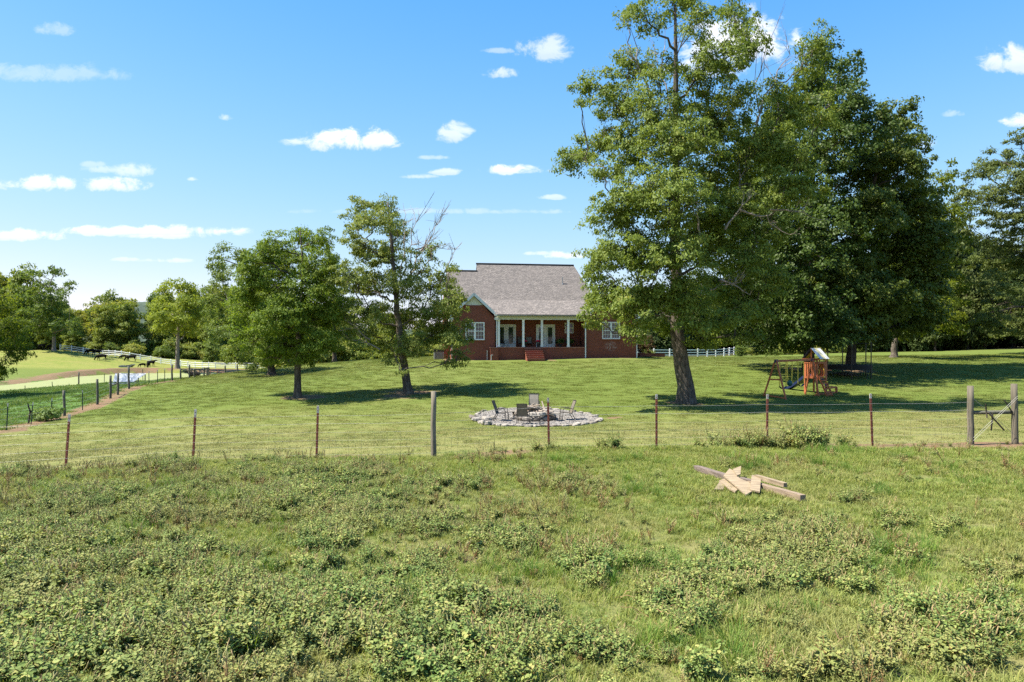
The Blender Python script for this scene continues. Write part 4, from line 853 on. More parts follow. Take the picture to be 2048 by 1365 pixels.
row(kS, 'scrub_bush', 'pale green rounded bush along the white rail fence in front of the wood', 'bushes along the white fence', spread(150, 620, 24, 172, [(150,682),(300,690),(450,692),(620,700)], 4), 1.25, 'bush')
row(kS, 'scrub_bush', 'pale green bush filling the gap under the lawn trees left of the house', 'bushes behind the lawn trees', spread(560, 900, 14, 128, [(560,680),(900,690)], 5), 1.2, 'bush')
row(kA, 'woodland_tree', 'leafy tree in the wood behind the house and the open grey green tree', 'trees behind the left side of the house', spread(600, 1000, 12, 150, [(600,640),(760,640),(900,655),(1000,650)], 5), .95)
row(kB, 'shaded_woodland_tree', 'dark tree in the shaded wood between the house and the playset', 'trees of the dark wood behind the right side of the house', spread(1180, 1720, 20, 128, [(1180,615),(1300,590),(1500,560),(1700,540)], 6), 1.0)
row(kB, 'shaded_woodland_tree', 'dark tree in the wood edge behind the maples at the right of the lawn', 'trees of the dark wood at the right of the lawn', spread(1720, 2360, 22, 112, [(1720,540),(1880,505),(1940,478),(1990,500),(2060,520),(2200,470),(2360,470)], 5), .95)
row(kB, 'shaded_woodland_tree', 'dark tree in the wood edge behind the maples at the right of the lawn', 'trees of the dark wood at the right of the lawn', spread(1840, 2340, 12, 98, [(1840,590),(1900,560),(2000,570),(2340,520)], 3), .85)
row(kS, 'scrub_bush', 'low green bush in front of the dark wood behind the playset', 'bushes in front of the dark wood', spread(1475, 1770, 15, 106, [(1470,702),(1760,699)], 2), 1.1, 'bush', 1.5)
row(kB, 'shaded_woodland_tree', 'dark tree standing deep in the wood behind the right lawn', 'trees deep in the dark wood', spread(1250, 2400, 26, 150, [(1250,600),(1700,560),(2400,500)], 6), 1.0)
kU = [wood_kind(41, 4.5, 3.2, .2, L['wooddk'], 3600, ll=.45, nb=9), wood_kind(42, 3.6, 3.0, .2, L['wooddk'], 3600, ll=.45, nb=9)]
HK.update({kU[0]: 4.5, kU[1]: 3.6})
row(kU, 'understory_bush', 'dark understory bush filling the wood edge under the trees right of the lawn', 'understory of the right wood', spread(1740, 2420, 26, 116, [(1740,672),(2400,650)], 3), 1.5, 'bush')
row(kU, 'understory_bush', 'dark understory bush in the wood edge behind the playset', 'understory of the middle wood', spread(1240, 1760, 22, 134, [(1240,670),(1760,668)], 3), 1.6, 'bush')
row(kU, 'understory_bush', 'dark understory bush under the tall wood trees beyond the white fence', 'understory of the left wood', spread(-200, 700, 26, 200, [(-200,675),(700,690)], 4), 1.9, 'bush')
# single shrubs
def bush(name, label, px, py, d, rx, ry, leafm, n, ll, seed):
    b = gp(px, d, -.02); s = d/F; rs = np.random.RandomState(seed); t = thing(name, label, 'bush', b)
    hh = ry*s
    bl = [((rs.randn()*rx*s*.45, rs.randn()*rx*s*.3, hh*(.5+.9*rs.rand())), (rx*s*.5, rx*s*.5, hh*.55), 1) for _ in range(7)]
    w, V, Q, R = grow(rs, [(0, 0, 0), (0, 0, hh*.5), (0, 0, hh)], [.05, .04, .02], bl, 60, rx*s*.22, n, ll, sides=5)
    w.build('stem', M['barkdk'], t); link('foliage', rawmesh('foliage', V, [Q], leafm, rnd=R), t); return t
L['redbrown'] = leafmat('reddish_maple_leaves', (.06, .035, .018), (.12, .065, .03), (.16, .12, .04), .25)
bush('japanese_maple', 'reddish brown feathery shrub at the right corner of the house', 1296, 711, 74, 32, 26, L['redbrown'], 3500, .16, 51)
bush('variegated_shrub', 'small pale leaved shrub behind the low brick garden wall', 1297, 711, 77, 14, 9, L['bush'], 1500, .12, 52)
bush('nettle_clump', 'broad leaved weed bush growing against the side field fence posts', 92, 846, 42, 30, 16, L['weed'], 2600, .16, 53)
# ------------------------------------------------------------------ fences
def post_mb(h, r, rs, sides=9):
    w = MB(); z = np.linspace(-.3, h, 6); w.tube([(rs.randn()*.008, rs.randn()*.008, q) for q in z], [r*1.05, r*1.03, r, r*.98, r*.97, r*.95], sides); return w
def tpost(parent, base, h, lean, m_body, m_tip, tipl=.16):
    """T-section steel post with studs and a painted tip"""
    top = base+Vector((lean[0], lean[1], h)); ax_ = (top-base).normalized(); s = top-ax_*tipl
    w = MB(); w.bar(base-ax_*.3, s, .062, .014, up=(0, 1, 0)); w.bar(base-ax_*.3+Vector((0, .024, 0)), s+Vector((0, .024, 0)), .012, .036, up=(0, 1, 0))
    for k in range(int(h/.09)): c = base+ax_*(.08+.09*k); w.box(c-Vector((0, .014, 0)), (.018, .014, .02))
    p = w.build('steel_post', m_body, parent)
    w = MB(); w.bar(s, top, .062, .016, up=(0, 1, 0)); w.bar(s+Vector((0, .024, 0)), top+Vector((0, .024, 0)), .012, .036, up=(0, 1, 0)); w.build('post_tip', m_tip, p)
    return top
rsF = np.random.RandomState(5)
fence = thing('wire_fence', 'wire fence on rusty red steel posts across the front of the lawn', 'fence', (0, 0, 0))
def ypx(px): x0 = np.array([p[0]/p[1]*F+CX for p in FEN2]); return float(np.interp(px, x0, [p[1] for p in FEN2]))
stations = []
for (pxb, pxt, top, ty) in [(-250,-245,845,'t'),(131,139,829,'t'),(386,391,819,'t'),(633,636,812,'t'),(866,868,783,'w'),(1098,1096,796,'t'),(1313,1313,789,'t'),(1534,1535,789,'t'),(1745,1741,788,'t'),(1942,1941,772,'w'),(2030,2028,768,'w'),(2330,2330,770,'t')]:
    d = ypx(pxb); b = gp(pxb, d); tz = P(pxt, top, d); h = tz.z-b.z
    if ty == 't':
        tpost(fence, b, h, (tz.x-b.x, 0), M['rust'], M['tip'], .2 if pxb < 900 else .13)
    else:
        w = post_mb(h, .075 if pxb < 1000 else .085, rsF, 12); p = w.build('wooden_post', M['post'] if pxb < 1000 else M['postmid'], fence, True); p.location = b; p.rotation_euler = (0, (tz.x-b.x)/h, 0)
        p['label'] = 'round weathered wooden post'
    stations.append((b, h))
pa_, pb_ = stations[9][0], stations[10][0]
w = MB(); w.tube([pa_+Vector((0, 0, .9)), (pa_+pb_)/2+Vector((0, 0, .9)), pb_+Vector((0, 0, .9))], .055, 8); w.build('brace_rail', M['postdk'], fence, True)
w = MB(); yo = Vector((0, -.1, 0))
w.tube([pa_+Vector((0, 0, .12))+yo, pb_+Vector((0, 0, 1.3))+yo], .004, 4); w.tube([pa_+Vector((0, 0, .2))+yo, pb_+Vector((0, 0, 1.36))+yo], .004, 4)
w.tube([pa_+Vector((0, 0, 1.3))+yo, pb_+Vector((0, 0, .2))+yo], .005, 4); w.build('brace_wire', M['wire'], fence)
w = MB(); m0 = pa_*.6+pb_*.4; w.bar(m0+Vector((-.1, -.08, .75)), m0+Vector((-.14, -.08, 1.15)), .025); w.bar(m0+Vector((.02, -.08, .4)), m0+Vector((.06, -.08, .9)), .03); m1 = pa_*.25+pb_*.75
w.bar(m1+Vector((-.05, -.08, 1.25)), m1+Vector((.18, -.08, .9)), .025); w.bar(m1+Vector((-.5, -.08, .9)), m1+Vector((-.05, -.08, .4)), .03); w.build('twist_stick', M['barkdk'], fence)
hs_ = [.12, .32, .52, .74, .98, 1.2]
for hh in hs_:
    w = MB()
    for (a, ha), (b_, hb) in zip(stations[:9], stations[1:10]):
        pts = [a.lerp(b_, t)+Vector((0, -.045, min(hh, min(ha, hb)-.05)-.02*math.sin(math.pi*t))) for t in np.linspace(0, 1, 6)]; w.tube(pts, .0034 if hh > .8 else .0024, 3, cap=False)
        if hh > .8:
            for t in np.arange(.01, 1, .035): c = a.lerp(b_, t)+Vector((0, -.045, hh-.02*math.sin(math.pi*t))); w.bar(c+Vector((-.012, 0, -.014)), c+Vector((.012, 0, .014)), .005)
    a, b_ = stations[0][0], stations[1][0]
    w.build('fence_wire', M['wire'], fence)
w = MB()
for (a, ha), (b_, hb) in zip(stations[:9], stations[1:10]):
    n = int((b_-a).length/.17)
    for k in range(1, n): c = a.lerp(b_, k/n)+Vector((0, -.045, 0)); c.z = float(H(c.x, c.y)); w.tube([c+Vector((0, 0, .02)), c+Vector((0, 0, .74))], .0017, 3, cap=False)
tag(w.build('stay_wire', M['wire'], fence), kind='stuff')

side = thing('field_fence', 'wire fence with grey wooden posts and green steel posts running away beside the left field', 'fence', (0, 0, 0))
S = [(-60,892,840,35,'g'),(13,866,812,37,'g'),(62,850,806,40,'g'),(102,840,796,42.4,'g'),(129,832,781,45,'w'),(165,821,781,47.5,'g'),(195,809,758,50,'w'),(221,797,751,53,'w'),(236,789,746,55,'w'),(258,777.6,732,57.5,'w'),
     (344,761.5,729,66,'w'),(361,757.5,737,68,'w'),(379,754,727,70,'w'),(389,753,737,71,'w'),(408,751.5,734,73,'w'),(414,750,735,74,'w'),(417.5,749,734,74.5,'w'),(450,744,734,79,'w'),(475,742,732,82,'w'),(298,769,743,62,'g'),(315,766,740,63.5,'g'),(329.5,763.5,737,64.5,'g')]
ss = []
for i, (px, pb, pt, d, ty) in enumerate(S):
    b = gp(px, d); h = max(.9, (pb-pt)/F*d)
    if ty == 'g':
        tpost(side, b, h, (rsF.uniform(-.02, .16) if px < 110 else rsF.uniform(-.02, .03), 0), M['greenpost'], M['tip'], .17)
    else:
        w = post_mb(h, .085, rsF); p = w.build('wooden_post', M['postdk'], side, True); p.location = b; p.rotation_euler = (0, rsF.uniform(-.03, .01), 0)
    ss.append((b, h, px))
def brail(i, j, hh): w = MB(); a, b_ = ss[i][0], ss[j][0]; w.tube([a+Vector((0, 0, hh)), b_+Vector((0, 0, hh))], .05, 6); w.build('brace_rail', M['postdk'], side, True)
brail(7, 8, .95); brail(11, 13, .75); brail(13, 16, .8)
sq = sorted(ss, key=lambda q: q[2])
for hh in (.3, .6, .9, 1.15):
    w = MB(); w.tube([q[0]+Vector((0, 0, min(hh, q[1]-.05))) for q in sq], .005, 3, cap=False); w.build('fence_wire', M['wire'], side)
w = MB(); b0 = gp(57, 40.5); w.tube([b0, b0+Vector((.1, 0, .7)), b0+Vector((-.05, 0, 1.2))], [.05, .05, .035], 6); w.tube([b0+Vector((.06, 0, .5)), b0+Vector((.25, 0, .9))], [.03, .02], 5)
w.build('brush_stake', M['barkdk'], side)

pf = thing('pond_fence', 'thin post and wire fence along the near shore of the pond', 'fence', (0, 0, 0)); pts = []
for (px, pt, pb, d, ty) in [(-80,765,797,74,'g'),(50.5,761,781,77,'g'),(105,758.5,777.5,80,'g'),(157.5,746,774,82,'w'),(208.5,752,772,86,'g'),(286,743,768,88,'g')]:
    b = gp(px, d); h = (pb-pt)/F*d
    if ty == 'g': w = MB(); w.bar(b-Vector((0, 0, .2)), b+Vector((rsF.uniform(-.05, .02), 0, h)), .05, .05, up=(0, 1, 0)); w.build('steel_post', M['greenpost'], pf)
    else: w = post_mb(h, .08, rsF); p = w.build('wooden_post', M['postdk'], pf, True); p.location = b
    pts.append((b, h))
for f_ in (.35, .65, .92): w = MB(); w.tube([b+Vector((0, 0, h*f_)) for b, h in pts], .004, 3, cap=False); w.build('fence_wire', M['wire'], pf)

def railfence(name, label, line, step, hgt, rails=3):
    t = thing(name, label, 'fence', (0, 0, 0)); L_ = [gp(px, d) for px, d in line]; acc_, pts = 0, []
    seg = np.concatenate([[0], np.cumsum([(b-a).length for a, b in zip(L_[:-1], L_[1:])])])
    for s in np.arange(0, seg[-1]+.01, step): x = np.interp(s, seg, [p.x for p in L_]); y = np.interp(s, seg, [p.y for p in L_]); pts.append(G(x, y))
    pm_ = MB(); pm_.b2(-.075, .075, -.075, .075, -.3, hgt); pm_.add([(-.09, -.09, hgt), (.09, -.09, hgt), (.09, .09, hgt), (-.09, .09, hgt), (0, 0, hgt+.08)], [[0, 1, 2, 3]], [[0, 1, 4], [1, 2, 4], [2, 3, 4], [3, 0, 4]])
    me = pm_.mesh('post', M['pvc'])
    for p in pts: o = link('post', me, t); o.location = p
    for a, b in zip(pts[:-1], pts[1:]):
        for k in range(rails):
            hh = hgt*(.28+.31*k) if rails == 3 else hgt*(.4+.45*k); d = (b-a).normalized()*.08
            w = MB(); w.bar(a+d+Vector((0, 0, hh)), b-d+Vector((0, 0, hh)), .045, .13); w.build('rail', M['pvc'], t)
    return t
railfence('rail_fence', 'long white three rail fence along the far side of the cow pasture', [(120,162),(198,163),(250,157.5),(300,157),(361,155.5),(400,152),(430,148.5),(500,146),(640,145)], 2.6, 1.35)
railfence('rail_fence', 'white three rail fence on the lawn edge right of the house', [(1275,104),(1330,104),(1400,106),(1450,111),(1482,118)], 2.5, 1.25)
# pipe gate by the pond road
g0, g1 = gp(421, 92), gp(449, 92)
t = thing('pipe_gate', 'low brown pipe gate between fence posts by the pond road', 'gate', (g0+g1)/2)
z0 = max(g0.z, g1.z)-((g0+g1)/2).z; hwid = (g1-g0).length/2
for hh in (.25, .6, .95): w = MB(); w.tube([(-hwid, 0, hh+z0), (hwid, 0, hh+z0)], .03, 6); w.build('gate_bar', M['rust'], t)
w = MB()
for x in (-hwid, 0, hwid): w.tube([(x, 0, -.1), (x, 0, .95+z0)], .035, 6)
w.build('gate_frame', M['rust'], t)

# ------------------------------------------------------------------ shelter by the pond, boat
sh = gp(254, 80); sh.z = min(sh.z, POND_Z+.12)+.05
t = thing('tarp_shelter', 'low shelter with pale blue grey tarp roof and grey tarp wall at the pond edge', 'shelter', sh)
s_ = 80/F
for x in (-1.75, -1.6, 1.6, 1.75):
    y = -.5 if abs(x) < 1.7 else .7; w = MB(); w.bar((x, y, -.4), (x, y, 1.45 if y > 0 else 1.1), .08); w.build('post', M['postdk'], t)
def cloth(pts, nu, nv, sag, seed, thick=.02):
    a, b, c, d = [np.array(p, float) for p in pts]; rs = np.random.RandomState(seed); g = []
    for j in range(nv+1):
        v = j/nv
        for i in range(nu+1): u = i/nu; g.append((a*(1-u)+b*u)*(1-v)+(d*(1-u)+c*u)*v-np.array([0, 0, sag*math.sin(u*math.pi*3)**2*math.sin(v*math.pi)])+rs.randn(3)*.012)
    g = np.array(g); q = [[j*(nu+1)+i, j*(nu+1)+i+1, (j+1)*(nu+1)+i+1, (j+1)*(nu+1)+i] for j in range(nv) for i in range(nu)]
    n = len(g); V = np.concatenate([g, g-np.array([0, .01, thick])]); q2 = [[n+k for k in f[::-1]] for f in q]
    w = MB(); w.add(V, q+q2); return w
cloth([(-1.85,.8,1.55),(1.85,.8,1.55),(1.2,-.75,.62),(-1.2,-.75,.62)], 16, 8, .12, 3).build('roof_tarp', M['tarp'], t)
cloth([(-1.7,-.72,.5),(1.75,-.72,.55),(1.35,-.9,-.12),(-1.6,-.9,-.1)], 14, 5, .05, 4).build('wall_tarp', M['tarp2'], t)
w = MB(); w.bar((-1.75, .7, 1.46), (1.75, .7, 1.46), .07); w.bar((-1.7, -.55, .62), (1.7, -.55, .62), .07); w.build('pole', M['postdk'], t)
bt = gp(253, 133); t = thing('rowing_boat', 'small flat grey boat drawn up on the far bank behind the shelter', 'boat', bt, math.radians(4))
w = MB(); w.prism([(-1.2,.05),(.9,.05),(1.45,.6),(1.3,.65),(.8,.42),(-1.25,.38)], -.55, .55); w.build('hull', M['zinc'], t)
w = MB(); w.b2(-.9, -.6, -.6, .6, .43, .48); w.b2(.1, .4, -.6, .6, .43, .48); w.build('bench', M['zinc'], t)

# ------------------------------------------------------------------ cattle
def cow_mesh(name, graze, seed=0, calf=False):
    V, E, R = [], [], []
    def v(p, r, par=None):
        V.append(p); R.append(r if isinstance(r, tuple) else (r, r))
        if par is not None: E.append((par, len(V)-1))
        return len(V)-1
    pel = v((-.72, 0, 1.08), (.27, .3)); b1 = v((-.3, 0, 1.04), (.33, .34), pel); b2 = v((.15, 0, 1.03), (.34, .36), b1); sh_ = v((.58, 0, 1.08), (.25, .33), b2)
    if graze: n1 = v((.88, .02, .92), (.15, .2), sh_); n2 = v((1.12, .04, .58), (.12, .14), n1); hd = v((1.24, .05, .3), (.1, .115), n2); mz = v((1.33, .06, .08), (.068, .07), hd)
    else: n1 = v((.88, .02, 1.22), (.15, .2), sh_); n2 = v((1.08, .05, 1.4), (.12, .14), n1); hd = v((1.26, .1, 1.4), (.1, .115), n2); mz = v((1.5, .16, 1.28), (.065, .07), hd)
    for s in (-1, 1):
        e0 = V[hd]; ea = v((e0[0]-.03, e0[1]+s*.13, e0[2]+.09), .035, hd); v((e0[0]-.05, e0[1]+s*.25, e0[2]+.07), .03, ea)
        dx = .1*s*(1 if graze else .5)
        k = v((.55+dx*.2, s*.17, .72), (.13, .12), sh_); k2 = v((.57+dx*.6, s*.17, .4), .065, k); k3 = v((.56+dx, s*.17, .12), .048, k2); v((.58+dx, s*.17, .02), .058, k3)
        k = v((-.74-dx*.2, s*.19, .78), (.15, .16), pel); k2 = v((-.70-dx*.4, s*.19, .6), .1, k); k3 = v((-.84-dx, s*.19, .42), .062, k2); k4 = v((-.80-dx, s*.19, .12), .046, k3); v((-.77-dx, s*.19, .02), .056, k4)
    t1 = v((-1.0, 0, 1.18), .045, pel); t2 = v((-1.06, 0, .8), .025, t1); v((-1.07, .01, .45), .04, t2)
    me = bpy.data.meshes.new(name); me.from_pydata(V, E, []); o = bpy.data.objects.new(name, me); COL.objects.link(o)
    sk = o.modifiers.new('skin', 'SKIN'); sb = o.modifiers.new('sub', 'SUBSURF'); sb.levels = sb.render_levels = 1
    for i, r in enumerate(R): me.skin_vertices[0].data[i].radius = r
    me.skin_vertices[0].data[0].use_root = True
    dg = bpy.context.evaluated_depsgraph_get(); m2 = bpy.data.meshes.new_from_object(o.evaluated_get(dg)); m2.name = name
    bpy.data.objects.remove(o); m2.materials.clear(); m2.materials.append(M['cow'])
    for p in m2.polygons: p.use_smooth = True
    return m2
cg, cst = cow_mesh('cow', True), cow_mesh('cow', False)
for (px, d, rz, me, sc, lab) in [
    (84,159,-15,cst,1.05,'black cow in the shade left of the pale trunk'),
    (101,160.5,160,cg,1.0,'black cow half hidden behind the pale trunk of the pasture tree'),
    (181,158,183,cg,1.12,'black cow grazing beside the start of the white fence, largest of the upper pair'),
    (193,160,20,cst,1.0,'black cow partly behind the grazing cow at the white fence'),
    (164,163.5,175,cg,.9,'black cow farthest off at the rail fence on the hill crest'),
    (203,150,188,cg,1.12,'black cow grazing alone out in the open pasture below the fence'),
    (246.5,155,178,cg,.8,'small black cow grazing by the rail fence in front of the larger one'),
    (262,154,186,cg,1.12,'black cow grazing behind the small cow along the rail fence'),
    (284.5,147,235,cg,.72,'black calf standing alone above the shelter'),
    (296.5,147.5,-70,cg,1.05,'black cow seen end on beside the calf'),
    (302.5,152,-8,cst,.95,'black cow standing behind the cow seen end on'),
    (388,99,175,cst,.95,'black cow down by the pond half hidden behind grey fence posts')]:
    o = link('cow', me); o.location = gp(px, d, -.01); o.location.z = max(o.location.z, POND_Z+.01); o.rotation_euler = (0, 0, math.radians(rz)); o.scale = (sc,)*3
    tag(o, lab, 'cow', 'black cattle in the pasture')
# ------------------------------------------------------------------ fire pit circle
pc = G(*PIT)
def pit_pt(a, k=1.0): return G(PIT[0]+PITR[0]*k*math.cos(a), PIT[1]+PITR[1]*k*math.sin(a))
gvm, nt, b = mat('pale_gravel'); tc = nn(nt, 'ShaderNodeTexCoord'); vo = nn(nt, 'ShaderNodeTexVoronoi'); vo.inputs['Scale'].default_value = 22; nt.links.new(tc.outputs['Object'], vo.inputs['Vector'])
nt.links.new(mixc(nt, noise(nt, tc.outputs['Object'], 2.5, 4, .7), mixc(nt, vo.outputs['Color'], (.16, .145, .13, 1), (.27, .25, .23, 1)), (.22, .2, .18, 1)), b.inputs['Base Color']); b.inputs['Roughness'].default_value = .95
bp = nn(nt, 'ShaderNodeBump'); bp.inputs['Distance'].default_value = .03; nt.links.new(vo.outputs['Distance'], bp.inputs['Height']); nt.links.new(bp.outputs[0], b.inputs['Normal'])
V = []; nr, na = 14, 60
for i in range(nr+1):
    for j in range(na):
        p = pit_pt(j/na*2*math.pi, max(.001, i/nr)); V.append((p.x, p.y, p.z+.05))
q = [[i*na+j, (i+1)*na+j, (i+1)*na+(j+1) % na, i*na+(j+1) % na] for i in range(nr) for j in range(na)]
tag(link('gravel_pad', rawmesh('gravel_pad', V, [q], gvm)), kind='structure')
rsP = np.random.RandomState(8)
# loose gravel stones on the pad
m_ = MB()
for k in range(5200):
    a = rsP.rand()*2*math.pi; p = pit_pt(a, math.sqrt(rsP.rand())*.97); s = rsP.uniform(.012, .034)
    o = rsP.randn(4, 3)*s; o[:, 2] = np.abs(o[:, 2])*.8; m_.add(o+np.array([p.x, p.y, p.z+.048]), (), [[0, 1, 2], [0, 2, 3], [0, 3, 1], [1, 3, 2]])
tag(m_.build('gravel', pmat('gravel_stones', (.29, .265, .24), .95, (.17, .155, .14), 1.2)), 'loose pale gravel covering the round fire pit floor', kind='stuff')
def stone_mesh(seed):
    rs = np.random.RandomState(seed); w = MB(); w.ell((0, 0, 0), (1, 1, 1), 8, 5, jit=.22, rs=rs); V = np.concatenate(w.V); V = np.clip(V, -.82, .78); V[:, 2] = np.minimum(V[:, 2], .55+.1*V[:, 0])
    return rawmesh('stone', V, [np.concatenate(w.F4), np.concatenate(w.F3)], M['stone'])
SM = [stone_mesh(k) for k in range(7)]; SD = []
for m in SM: c = m.copy(); c.materials.clear(); c.materials.append(M['stonedk']); SD.append(c)
bd = thing('stone_border', 'ring of pale rough limestone blocks edging the gravel fire pit circle', 'stone border', pc)
n = 58
for k in range(n):
    a = k/n*2*math.pi+rsP.randn()*.02
    if math.sin(a) > .25 and rsP.rand() < .3: continue
    p = pit_pt(a, 1.0+rsP.randn()*.025)-pc; o = link('stone', SM[rsP.randint(7)] if rsP.rand() < .68 else SD[rsP.randint(7)], bd); big = rsP.uniform(.5, 1.4)
    o.location = p+Vector((0, 0, .05)); o.scale = (.24*big, .16*big, .085*big*rsP.uniform(.7, 1.3)); o.rotation_euler = (rsP.randn()*.15, rsP.randn()*.15, a+math.pi/2+rsP.randn()*.3)
for (px, d, s) in [(974,35.9,.42),(985,36.3,.3),(953,35.6,.34),(976,34.2,.34),(968,34.2,.28)]:
    o = link('stone', SM[rsP.randint(7)], bd); o.location = gp(px, d, .1)-pc; o.scale = (s, s*.7, s*.5); o.rotation_euler = (.2, rsP.randn()*.2, rsP.rand()*6)
fr = thing('fire_ring', 'rough ring of dark smoked stones in the middle of the gravel circle', 'fire ring', G(PIT[0]-.1, PIT[1]+.2))
for lay in range(2):
    for k in range(13):
        a = k/13*2*math.pi+lay*.24; r = 1.02-.06*lay; o = link('stone', (SD if rsP.rand() < .7 else SM)[rsP.randint(7)], fr)
        o.location = (r*math.cos(a), r*math.sin(a), .16+.24*lay); s = rsP.uniform(.2, .33); o.scale = (s*1.1, s*.8, .16); o.rotation_euler = (rsP.randn()*.1, rsP.randn()*.1, a+math.pi/2)
fw = thing('firewood', 'heap of pale branches and split logs laid in the stone fire ring', 'firewood', G(PIT[0]-.1, PIT[1]+.2, .28))
for k in range(20):
    a = rsP.rand()*3.14; L_ = rsP.uniform(.35, .75); c = Vector((rsP.randn()*.28, rsP.randn()*.25, .1+.018*k)); d = Vector((math.cos(a), math.sin(a), rsP.randn()*.25))
    w = MB(); w.tube([c-d*L_, c+Vector(rsP.randn(3))*.04, c+d*L_], [.05*rsP.uniform(.5, 1.2), .05, .03], 6); w.build('log', M['log'] if k % 3 else M['deadwood'], fw)
armchair('patio_chair', 'tan sling chair at the back of the fire pit facing the pasture', 'sling chairs round the fire pit', gp(1068, 38.6, .06), 0, M['sling'], M['dkmetal'])
armchair('patio_chair', 'brown sling chair at the front of the fire pit with its back turned', 'sling chairs round the fire pit', gp(1046, 34.7, .06), math.radians(172), M['slingdk'], M['dkmetal'])
armchair('patio_chair', 'sling chair seen sideways on the left of the fire pit facing right', 'sling chairs round the fire pit', gp(1003, 35.9, .06), math.radians(78), M['slingdk'], M['dkmetal'])
armchair('patio_chair', 'sling chair seen sideways on the right of the fire pit facing left', 'sling chairs round the fire pit', gp(1133, 36.3, .06), math.radians(-80), M['slingdk'], M['dkmetal'])
def stool(label, px, d, rz):
    t = thing('footstool', label, 'footstool', gp(px, d, .06), rz, 'sling footstools round the fire pit'); f = MB()
    for x in (-.26, .26): f.tube([(x, -.22, 0), (x, -.22, .38), (x, .22, .38), (x, .22, 0)], .014, 5)
    f.bar((-.26, .2, .37), (.26, .2, .37), .022); f.bar((-.26, -.2, .37), (.26, -.2, .37), .022); f.build('frame', M['dkmetal'], t)
    s = MB(); s.box((0, 0, .385), (.5, .42, .016)); s.build('seat', M['sling'], t)
stool('sling footstool standing in front of the left chair of the fire pit', 1022, 36.6, .5); stool('sling footstool beside the pale chair at the back of the fire pit', 1093, 38.0, .05)
stool('sling footstool beside the brown chair at the front of the fire pit', 1070, 34.8, .1); stool('sling footstool in front of the right chair of the fire pit', 1112, 36.1, 1.3)

# ------------------------------------------------------------------ wooden playset
T0 = gp(1631, 47.2); T0.z = 0; th = math.radians(30)
def pw(lx, ly): c, s = math.cos(th), math.sin(th); return T0.x+c*lx-s*ly, T0.y+s*lx+c*ly
def ph(lx, ly): return float(H(*pw(lx, ly)))
ZG = ph(0, 0); ps = thing('playset', 'red cedar playset with swing beam and grey striped canopy under the maples', 'playset', (T0.x, T0.y, ZG), th)
def pg(lx, ly): return ph(lx, ly)-ZG
A = .48; DK = 1.2; RL = 2.15
def part(name, m, fn): w = MB(); fn(w); return w.build(name, m, ps)
for x in (-A, A):
    for y in (-A, A): part('corner_post', M['cedar'], lambda w: w.bar((x, y, pg(x, y)-.1), (x, y, 2.35), .09))
part('deck', M['cedar'], lambda w: [w.b2(-A-.04, A+.04, -A+i*.16, -A+i*.16+.15, DK-.03, DK+.02) for i in range(6)])
for (x0, y0, x1, y1) in ((-A, -A-.06, A, -A-.06), (-A, A+.06, A, A+.06), (-A-.06, -A, -A-.06, A), (A+.06, -A, A+.06, A)):
    part('deck_rail', M['cedar'], lambda w: w.bar((x0, y0, DK-.06), (x1, y1, DK-.06), .03, .14)); part('top_rail', M['cedar'], lambda w: w.bar((x0, y0, RL), (x1, y1, RL), .035, .1))
for i in range(6): t_ = -A+.1+i*.152; part('slat', M['cedar'], lambda w: w.b2(-A-.05, -A-.028, t_-.04, t_+.04, DK+.02, RL-.05)); part('slat', M['cedar'], lambda w: w.b2(A+.028, A+.05, t_-.04, t_+.04, DK+.02, RL-.05))
for t_ in (.2, .31, .42): part('slat', M['cedar'], lambda w: w.b2(t_-.04, t_+.04, -A-.05, -A-.028, DK+.02, RL-.05))
for t_ in (-.42, -.31, .31, .42): part('slat', M['cedar'], lambda w: w.b2(t_-.04, t_+.04, A+.028, A+.05, DK+.02, RL-.05))
def arch(w):
    pts = [(-.42+.056*i, -A-.04, RL-.12+.1*math.sin(math.pi*i/10)) for i in range(11)]
    for a, b_ in zip(pts[:-1], pts[1:]): w.bar(a, b_, .03, .07, up=(0, 1, 0))
part('door_arch', M['cedar'], arch)
# canopy: ridge along local x
RG = 3.15; EV = 2.42; CW = .72
for x in (-.44, .44): part('canopy_post', M['cedar'], lambda w: w.bar((x, 0, RL), (x, 0, RG-.02), .06))
part('canopy_rail', M['cedar'], lambda w: (w.bar((-.66, -A-.03, 2.4), (.6, -A-.03, 2.4), .03, .1), w.bar((-.66, A+.03, 2.4), (.6, A+.03, 2.4), .03, .1), w.bar((-.52, 0, RG-.04), (.52, 0, RG-.04), .04, .05), w.bar((-.62, -A-.1, 2.36), (-.62, A+.1, 2.36), .03, .12)))
def strip(y0, y1, z0, z1, x0, x1): return lambda w: w.add([(x0, y0, z0), (x1, y0, z0), (x1, y1, z1), (x0, y1, z1), (x0, y0, z0-.015), (x1, y0, z0-.015), (x1, y1, z1-.015), (x0, y1, z1-.015)], [[0,1,2,3],[7,6,5,4],[0,4,5,1],[1,5,6,2],[2,6,7,3],[3,7,4,0]])
for x0, x1, mm in ((-.5, -.17, 'canvas_grey'), (-.17, .17, 'canvas_yel'), (.17, .5, 'canvas_grey')):
    part('canopy', M[mm], strip(-CW, 0, EV, RG, x0, x1))
for x0, x1, mm in ((-.5, -.17, 'canvas_blue'), (-.17, .17, 'canvas_gold'), (.17, .5, 'canvas_blue')):
    part('canopy', M[mm], strip(0, CW, RG, EV, x0, x1))
part('canopy_clip', M['yellow'], lambda w: [w.box((x, -CW+.05, EV-.06), (.07, .05, .09)) for x in (-.42, -.18, .14, .4)])
